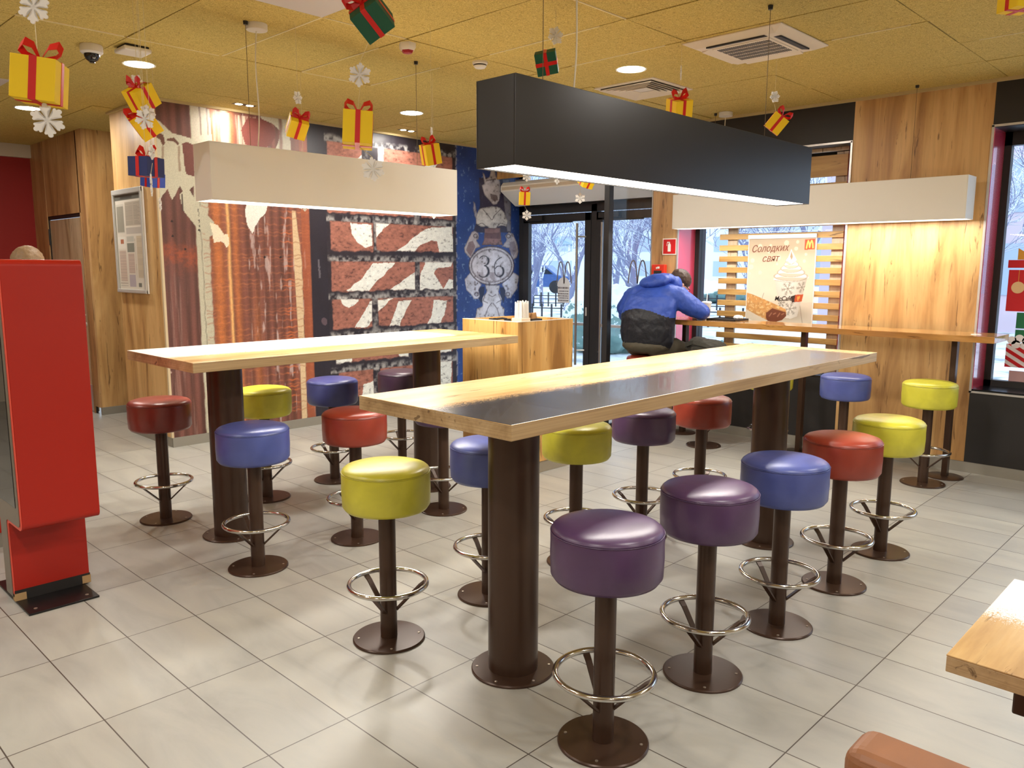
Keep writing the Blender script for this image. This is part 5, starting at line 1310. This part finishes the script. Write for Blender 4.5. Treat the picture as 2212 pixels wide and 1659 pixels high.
rings(mb, rel([((6.165, 4.22, .83), .165, .225), ((6.155, 4.22, .90), .185, .262), ((6.145, 4.22, 1.02), .19, .268), ((6.155, 4.22, 1.12), .195, .272), ((6.185, 4.22, 1.22), .185, .272), ((6.235, 4.22, 1.31), .17, .262), ((6.285, 4.215, 1.375), .14, .215), ((6.32, 4.21, 1.42), .10, .145), ((6.345, 4.20, 1.44), .07, .09)]), 36)
limb(mb, [P_(6.26, 4.06, 1.30), P_(6.30, 3.985, 1.30), P_(6.36, 3.86, 1.21), RE + Vector((-.01, 0, 0)), P_(6.48, 3.87, 1.18), RW - (RW - RE).normalized() * .03], [.122, .106, .088, .076, .060, .048], 18)
limb(mb, [P_(6.25, 4.36, 1.30), P_(6.265, 4.46, 1.29), P_(6.25, 4.535, 1.19), LE, P_(6.40, 4.47, 1.172), LW - (LW - LE).normalized() * .03], [.122, .108, .092, .076, .060, .048], 18)
def jpick(c):
    w = c + O
    torso = abs(w.y - 4.22) < .282 and w.x < 6.40
    if torso and w.z < 1.205 - 1.1 * (w.y - 4.22) ** 2: return 1
    if (w.y < 3.87 and w.x > 6.415): return 1
    return 0
jk = fused('jacket', mb, [M_jblue, M_jdark], pr, .011, 5, jpick, (.075, .022))
mb = MB(); ell(mb, P_(6.275, 4.235, 1.448), (.125, .178, .066), 26, 16, Euler((math.radians(-4), math.radians(-18), math.radians(-14))).to_matrix()); ell(mb, P_(6.35, 4.19, 1.465), (.085, .13, .060), 22, 14); ell(mb, P_(6.40, 4.09, 1.425), (.07, .055, .07), 18, 12); ell(mb, P_(6.37, 4.31, 1.425), (.07, .055, .06), 18, 12)
fused('hood', mb, M_jblue, jk, .010, 3, None, (.06, .02))
mb = MB(); ell(mb, P_(6.15, 4.22, .865), (.195, .245, .085), 26, 14)
for q in LEG: limb(mb, [q[0], q[0].lerp(q[1], .5), q[1], q[1].lerp(q[2], .5), q[2]], [.105, .10, .082, .072, .062], 16)
fused('trousers', mb, M_trous, pr, .012, 4, lambda c: 0, (.06, .014))
mb = MB()
for q in LEG: e = q[2]; limb(mb, [e + Vector((-.02, 0, -.02)), e + Vector((.02, 0, -.055)), e + Vector((.14, 0, -.065))], [.05, .045, .036], 14)
fused('shoes', mb, M_shoe, pr, .01, 3)
mb = MB(); ell(mb, HC + HM @ Vector((-.016, 0, .045)), (.108, .090, .090), 26, 18, HM); ell(mb, HC + HM @ Vector((-.055, 0, -.02)), (.062, .080, .075), 20, 14, HM)
fused('hair', mb, M_hairb, pr, .007, 2, None, (.02, .012))
mb = MB()
for sg in (-1, 1): mb.tube([HC + HM @ Vector((-.01, sg * .084, .02)), HC + HM @ Vector((.10, sg * .070, .018))], .003, 6)
for sg in (-1, 1): mb.tube([HC + HM @ Vector((.106, sg * .032 + .025 * math.cos(a_), .012 + .019 * math.sin(a_))) for a_ in [k * PI / 8 for k in range(16)]], .0022, 5, closed=True)
mb.tube([HC + HM @ Vector((.108, -.01, .016)), HC + HM @ Vector((.108, .01, .016))], .002, 5)
obj('glasses', mb, M_black, pr)
# things around the seated person
cu = thing('paper_cup', 'white paper cup with straw on the counter beyond the blue sleeve', 'cup', (6.58, 3.865, TOPZ))
obj('cup_body', MB().lathe([(.030, 0), (.032, .002), (.043, .150), (.045, .153), (.041, .153)], 28), M_foam, cu); obj('lid', MB().lathe([(.047, .149), (.047, .160), (.036, .167), (0, .167)], 28), M_foam, cu)
obj('straw', MB().tube([(.0, 0, .16), (.008, 0, .245)], .004, 8), M_foam, cu)
ty = thing('food_tray', 'dark tray with crumpled white paper at the right sleeve', 'tray', (6.62, 3.655, TOPZ))
obj('tray', MB().box(-.12, .13, -.13, .16, .0, .006).box(-.12, -.115, -.13, .16, .006, .016).box(.125, .13, -.13, .16, .006, .016).box(-.12, .13, -.13, -.125, .006, .016).box(-.12, .13, .155, .16, .006, .016), M_black, ty)
mb = MB(); ell(mb, (.03, -.08, .028), (.05, .045, .020), 14, 10); o = fused('crumpled_paper', mb, M_foam, ty, .006, 0, None, (.02, .025))
bp = thing('backpack', 'dark olive backpack lying on a bar stool beside the person', 'bag', (6.20, 3.62, .777))
M_bag = mat('dark_olive_fabric', rgb(44, 42, 34), .8, bump=(50, .4, .01))
mb = MB(); ell(mb, (.0, .0, .088), (.14, .20, .090), 22, 14); ell(mb, (.0, .09, .125), (.10, .10, .070), 16, 12); ell(mb, (-.02, -.12, .05), (.12, .12, .05), 16, 12)
fused('bag_body', mb, M_bag, bp, .010, 2, None, (.07, .035))
obj('front_pocket', MB().box(-.155, -.12, -.10, .08, .02, .09), M_bag, bp, bevel=.012, seg=3)
obj('carry_strap', MB().strip([(-.10, -.16, .06), (-.08, -.22, .10), (.0, -.255, .08), (.05, -.22, .03)], (.6, 0, .8), .022, .004), M_black, bp)
obj('shoulder_strap', MB().strip([(-.10, .16, .12), (-.135, .06, .155), (-.13, -.06, .135), (-.11, -.15, .09)], (.5, .3, .8), .04, .006), M_bag, bp)
# --- person behind the kiosk
p2 = thing('person', 'person with light brown hair standing behind the red kiosk', 'person', (1.49, 5.62, 0))
mb = MB(); M2 = Euler((0, math.radians(14), math.radians(-112))).to_matrix(); hc = Vector((0, 0, 1.555)); head(mb, hc, M2, 1.0)
limb(mb, [(0, .02, 1.49), (0, .01, 1.42)], [.052, .06])
rings(mb, [((0, 0, .86), .10, .16), ((0, 0, 1.05), .09, .14), ((0, 0, 1.25), .11, .18), ((0, 0, 1.38), .09, .17), ((0, 0, 1.43), .06, .08)])
for sg in (-1, 1):
    w = Vector((sg * .0, sg * .22, .83)); limb(mb, [(0, sg * .17, 1.36), (0, sg * .21, 1.10), (.02, sg * .22, .85)], [.052, .040, .028]); hand(mb, (.02, sg * .22, .84), (0, 0, -1), (1, 0, 0), (0, -sg, 0), 1.0, .3)
    limb(mb, [(0, sg * .09, .88), (0, sg * .095, .48), (0, sg * .10, .06)], [.085, .055, .04]); ell(mb, (.06, sg * .10, .035), (.12, .042, .035), 14, 8)
rot2 = Matrix.Rotation(math.radians(-112), 4, 'Z')
def turn(m_): return m_
fused('body', mb, M_skin, p2, .010, 3)
mb = MB(); rings(mb, [((0, 0, .84), .135, .19), ((0, 0, 1.05), .125, .175), ((0, 0, 1.25), .135, .205), ((0, 0, 1.38), .115, .19), ((0, 0, 1.44), .075, .095)])
for sg in (-1, 1): limb(mb, [(0, sg * .17, 1.36), (0, sg * .215, 1.10), (.02, sg * .22, .90)], [.075, .06, .045])
fused('sweater', mb, M_jdark, p2, .012, 4)
mb = MB(); ell(mb, (0, 0, .88), (.125, .17, .09), 20, 12)
for sg in (-1, 1): limb(mb, [(0, sg * .09, .86), (0, sg * .095, .48), (0, sg * .10, .12)], [.10, .075, .06])
fused('trousers', mb, M_trous, p2, .012, 4)
mb = MB()
for sg in (-1, 1): ell(mb, (.05, sg * .10, .045), (.14, .052, .045), 14, 8)
fused('shoes', mb, M_shoe, p2, .01, 2)
mb = MB(); ell(mb, hc + M2 @ Vector((-.018, 0, .045)), (.108, .092, .092), 24, 16, M2); ell(mb, hc + M2 @ Vector((-.06, 0, -.05)), (.055, .085, .10), 20, 14, M2)
fused('hair', mb, M_hairl, p2, .008, 2, None, (.02, .012))

# ------------------------------------------------------------------ snowy garden outside
def snow_mat():
    g = NT('trodden_snow'); n = g.noise(g.map((1, 1, 1)), 1.3, 6, .8); c = g.ramp(n, [(.34, rgb(150, 160, 168)), (.48, rgb(214, 222, 232)), (.7, rgb(238, 242, 248))]); g.l(c, g.b.inputs['Base Color']); g.b.inputs['Roughness'].default_value = .9
    return g.m
M_snow = snow_mat()
o = tag(obj('snowy_ground', MB().box(7.35, 70, -30, 60, -.2, -.06), M_snow), 'snow covered ground outside the windows', 'ground', kind='structure')
def leaf_mat(name, dark, snow):
    g = NT(name); n = g.noise(g.map((9, 9, 9)), 1.0, 5, 1.0); ge = g.n('ShaderNodeNewGeometry'); s_ = g.n('ShaderNodeSeparateXYZ'); g.l(ge.outputs['Normal'], s_.inputs[0])
    f = g.math('GREATER_THAN', g.math('ADD', g.math('MULTIPLY', s_.outputs[2], .5), n), .62); c = g.mix(f, dark, snow); g.l(c, g.b.inputs['Base Color']); g.b.inputs['Roughness'].default_value = .9
    return g.m
M_bush = leaf_mat('snow_dusted_foliage', rgb(120, 152, 146), rgb(228, 236, 244)); M_bark = leaf_mat('snowy_bark', rgb(132, 134, 160), rgb(226, 232, 246))
rt = random.Random(11)
def make_tree(h, seed):
    r_ = random.Random(seed); tr = MB(); br = MB()
    def grow(p, d, ln, rad, lvl):
        n = 4; pts = [p]; q = p.copy(); dd = d.copy()
        for i in range(n):
            dd = (dd + Vector((r_.uniform(-.16, .16), r_.uniform(-.16, .16), r_.uniform(-.10, .12)))).normalized(); q = q + dd * ln / n; pts.append(q.copy())
        rs = [rad * (1 - .4 * i / n) for i in range(n + 1)]
        (tr if lvl == 0 else br).tube(pts, rs, 7 if lvl < 2 else 4)
        if lvl >= 5: return
        for k in range(4 if lvl in (0, 1) else 3):
            t = r_.uniform(.35, 1.0) if k else 1.0; base = pts[0].lerp(pts[-1], t) if lvl else pts[0].lerp(pts[-1], max(.55, t))
            i_ = min(n, int(t * n)); base = pts[i_]
            a = r_.uniform(0, 2 * PI); sp = r_.uniform(.45, .95); nd = (dd + Vector((math.cos(a) * sp, math.sin(a) * sp, r_.uniform(-.15, .25)))).normalized()
            grow(base, nd, ln * r_.uniform(.58, .78), max(.007, rs[-1] * .62), lvl + 1)
    grow(Vector((0, 0, 0)), Vector((0, 0, 1)), h * .38, h * .018, 0)
    return tr, br
tree_protos = []
for s_, h in ((1, 6.5), (2, 7.5), (3, 5.5)):
    t = thing('bare_tree', 'tree', 'tree', group='bare snowy trees in the garden'); a_, b_ = make_tree(h, s_)
    obj('trunk', a_, M_bark, t); obj('branches', b_, M_bark, t); tree_protos.append(t)
spots = [(17.2, 14.6, 0, 'bare snowy tree in the left half of the glazed door view'), (14.2, 9.6, 1, 'bare snowy tree behind the draught screen glass'), (22, 20.5, 2, 'farther bare snowy tree behind the first door leaf'),
         (23, 16.5, 1, 'bare snowy tree far behind the second door leaf'), (17, 8.0, 0, 'bare snowy tree behind the slatted window'), (20, 5.6, 2, 'bare snowy tree beyond the poster'), (15, 2.2, 0, 'bare snowy tree behind the big window'), (27, 25, 0, 'bare snowy tree farthest away through the entrance'),
         (19.5, 18.2, 1, 'bare snowy tree with low fork behind the picket fence'), (25, 22.5, 2, 'bare snowy tree left of the farthest one'), (19, 13.4, 2, 'bare snowy tree between the two glazed door views'), (26, 19.5, 0, 'bare snowy tree in the middle distance behind the draught screen'),
         (30, 21.5, 1, 'distant bare snowy tree behind the draught screen'), (24, 12.5, 0, 'bare snowy tree behind the oak pier and the slats'), (31, 16, 2, 'distant bare snowy tree beyond the slats'), (19.5, 9.9, 1, 'distant bare snowy tree between poster and oak pier'), (34, 31, 2, 'most distant bare snowy tree beyond the parked car')]
used = set()
for x, y, k, lb in spots:
    o = tree_protos[k] if k not in used else copy_tree(tree_protos[k]); used.add(k)
    o.location = (x, y, -.08); o.rotation_euler = (0, 0, rt.uniform(0, 6)); o['label'] = lb
def bush(x, y, rx, ry, rz, lb, name='snowy_bush'):
    mb = MB()
    ell(mb, (0, 0, rz * .8), (rx, ry, rz), 22, 14)
    for k in range(9): a = rt.uniform(0, 6.28); ell(mb, (rx * .6 * math.cos(a), ry * .6 * math.sin(a), rz * rt.uniform(.6, 1.4)), (rx * .5, ry * .5, rz * .5), 12, 8)
    o = fused(name, mb, M_bush, None, max(.05, rx * .05), 0, None, (.22, .30)); o.location = (x, y, -.1)
    return tag(o, lb, 'bush', 'snow dusted bushes in the garden')
bush(12.6, 9.55, 1.0, .8, .75, 'snow dusted evergreen bush close behind the draught screen'); bush(11.6, 11.2, .8, .6, .26, 'low snowy hedge plant at the foot of the first door leaf view')
bush(15.0, 11.2, 1.1, .8, .5, 'snowy bush between the two door leaves'); bush(12.5, 5.4, 1.6, 1.2, .4, 'snowy bush below the poster outside'); bush(34, 21, 1.6, 3.5, .6, 'distant low snowy thicket behind the garden')
fe = thing('picket_fence', 'low dark picket fence in the snowy garden', 'fence', (18.0, 15.0, -.06))
a_, b_ = Vector((-1.5, 4.5, 0)), Vector((2.5, -5.5, 0)); mb = MB().tube([a_ + Vector((0, 0, .42)), b_ + Vector((0, 0, .42))], .018, 6).tube([a_ + Vector((0, 0, .14)), b_ + Vector((0, 0, .14))], .018, 6)
obj('rail', mb, M_dgrey, fe)
for k in range(36):
    p = a_.lerp(b_, k / 35); obj('picket', MB().box(-.02, .02, -.02, .02, 0, .55), M_dgrey, fe, loc=p)
# parked car
ca = thing('parked_car', 'blue parked car beyond the garden fence', 'car', (31.0, 28.4, .25), (0, 0, math.radians(118)))
M_carb = mat('blue_car_paint', rgb(60, 92, 150), .25, .2, coat=.6)
prof = [(-2.1, .32), (-2.12, .62), (-2.0, .86), (-1.35, .95), (-.75, 1.42), (.55, 1.46), (1.15, .98), (1.95, .84), (2.12, .60), (2.1, .32)]
obj('car_body', MB().prism([(x, -.85, z) for x, z in prof], (0, 1.7, 0)), M_carb, ca, bevel=.07, seg=3)
obj('car_window', MB().prism([(x, -.862, z) for x, z in ((-1.18, .97), (-.68, 1.35), (.48, 1.38), (.98, .99))], (0, 1.724, 0)), mat('car_glass', rgb(30, 36, 44), .1), ca)
for x in (-1.3, 1.3):
    for y in (-.86, .68): obj('wheel', MB().lathe([(.12, 0), (.32, .0), (.33, .05), (.33, .15), (.32, .18), (.12, .18)], 24).xform(Matrix.Translation((x, y, .33)) @ Matrix.Rotation(-PI / 2, 4, 'X')), M_black, ca)
# buildings beyond
def facade(name, label, x, y, w, d, h, rz, col, rows, cols, roof=None):
    t = thing(name, label, 'building', (x, y, -.1), (0, 0, rz)); m_ = mat(name + '_render_' + str(int(x)), col, .8)
    obj('wall', MB().box(0, d, -w / 2, w / 2, 0, h), m_, t)
    for r_ in range(rows):
        for c_ in range(cols):
            yy = -w / 2 + w * (c_ + .5) / cols; zz = 1.0 + (h - 1.2) * r_ / rows
            obj('window', MB().box(-.03, .05, yy - w / cols * .28, yy + w / cols * .28, zz, zz + min(1.5, (h - 1) / rows * .6)), mat('far_window_glass', rgb(176, 192, 212), .3), t)
    obj('roof', MB().box(-.4, d + .4, -w / 2 - .4, w / 2 + .4, h, h + .35), M_snow, t)
    return t
facade('apartment_building', 'pale apartment block across the garden behind the entrance', 50, 43, 30, 8, 9, math.radians(42), rgb(226, 232, 240), 4, 9)
facade('neighbouring_house', 'pale pinkish house wall behind the big window', 24, 3.0, 14, 6, 5.4, math.radians(6), rgb(214, 196, 206), 2, 4)
cn = thing('garden_pavilion', 'garden pavilion with snowy grey blue roof beyond the entrance', 'pavilion', (37, 34.0, -.08), (0, 0, math.radians(40)))
obj('roof', MB().add([(-1.8, -2.4, 3.0), (1.8, -2.4, 3.0), (1.8, 2.4, 3.0), (-1.8, 2.4, 3.0), (0, -.9, 3.8), (0, .9, 3.8)], [(0, 1, 4), (1, 2, 5, 4), (2, 3, 5), (3, 0, 4, 5), (3, 2, 1, 0)]), mat('blue_grey_roof', rgb(120, 150, 170), .6), cn)
fe2 = copy_tree(fe); fe2.location = (23.5, 20.0, .05); fe2['label'] = 'second, more distant picket fence in the snowy garden'
for x in (-1.6, 1.6):
    for y in (-2.2, 2.2): obj('post', MB().box(x - .06, x + .06, y - .06, y + .06, 0, 3.0), M_white, cn)
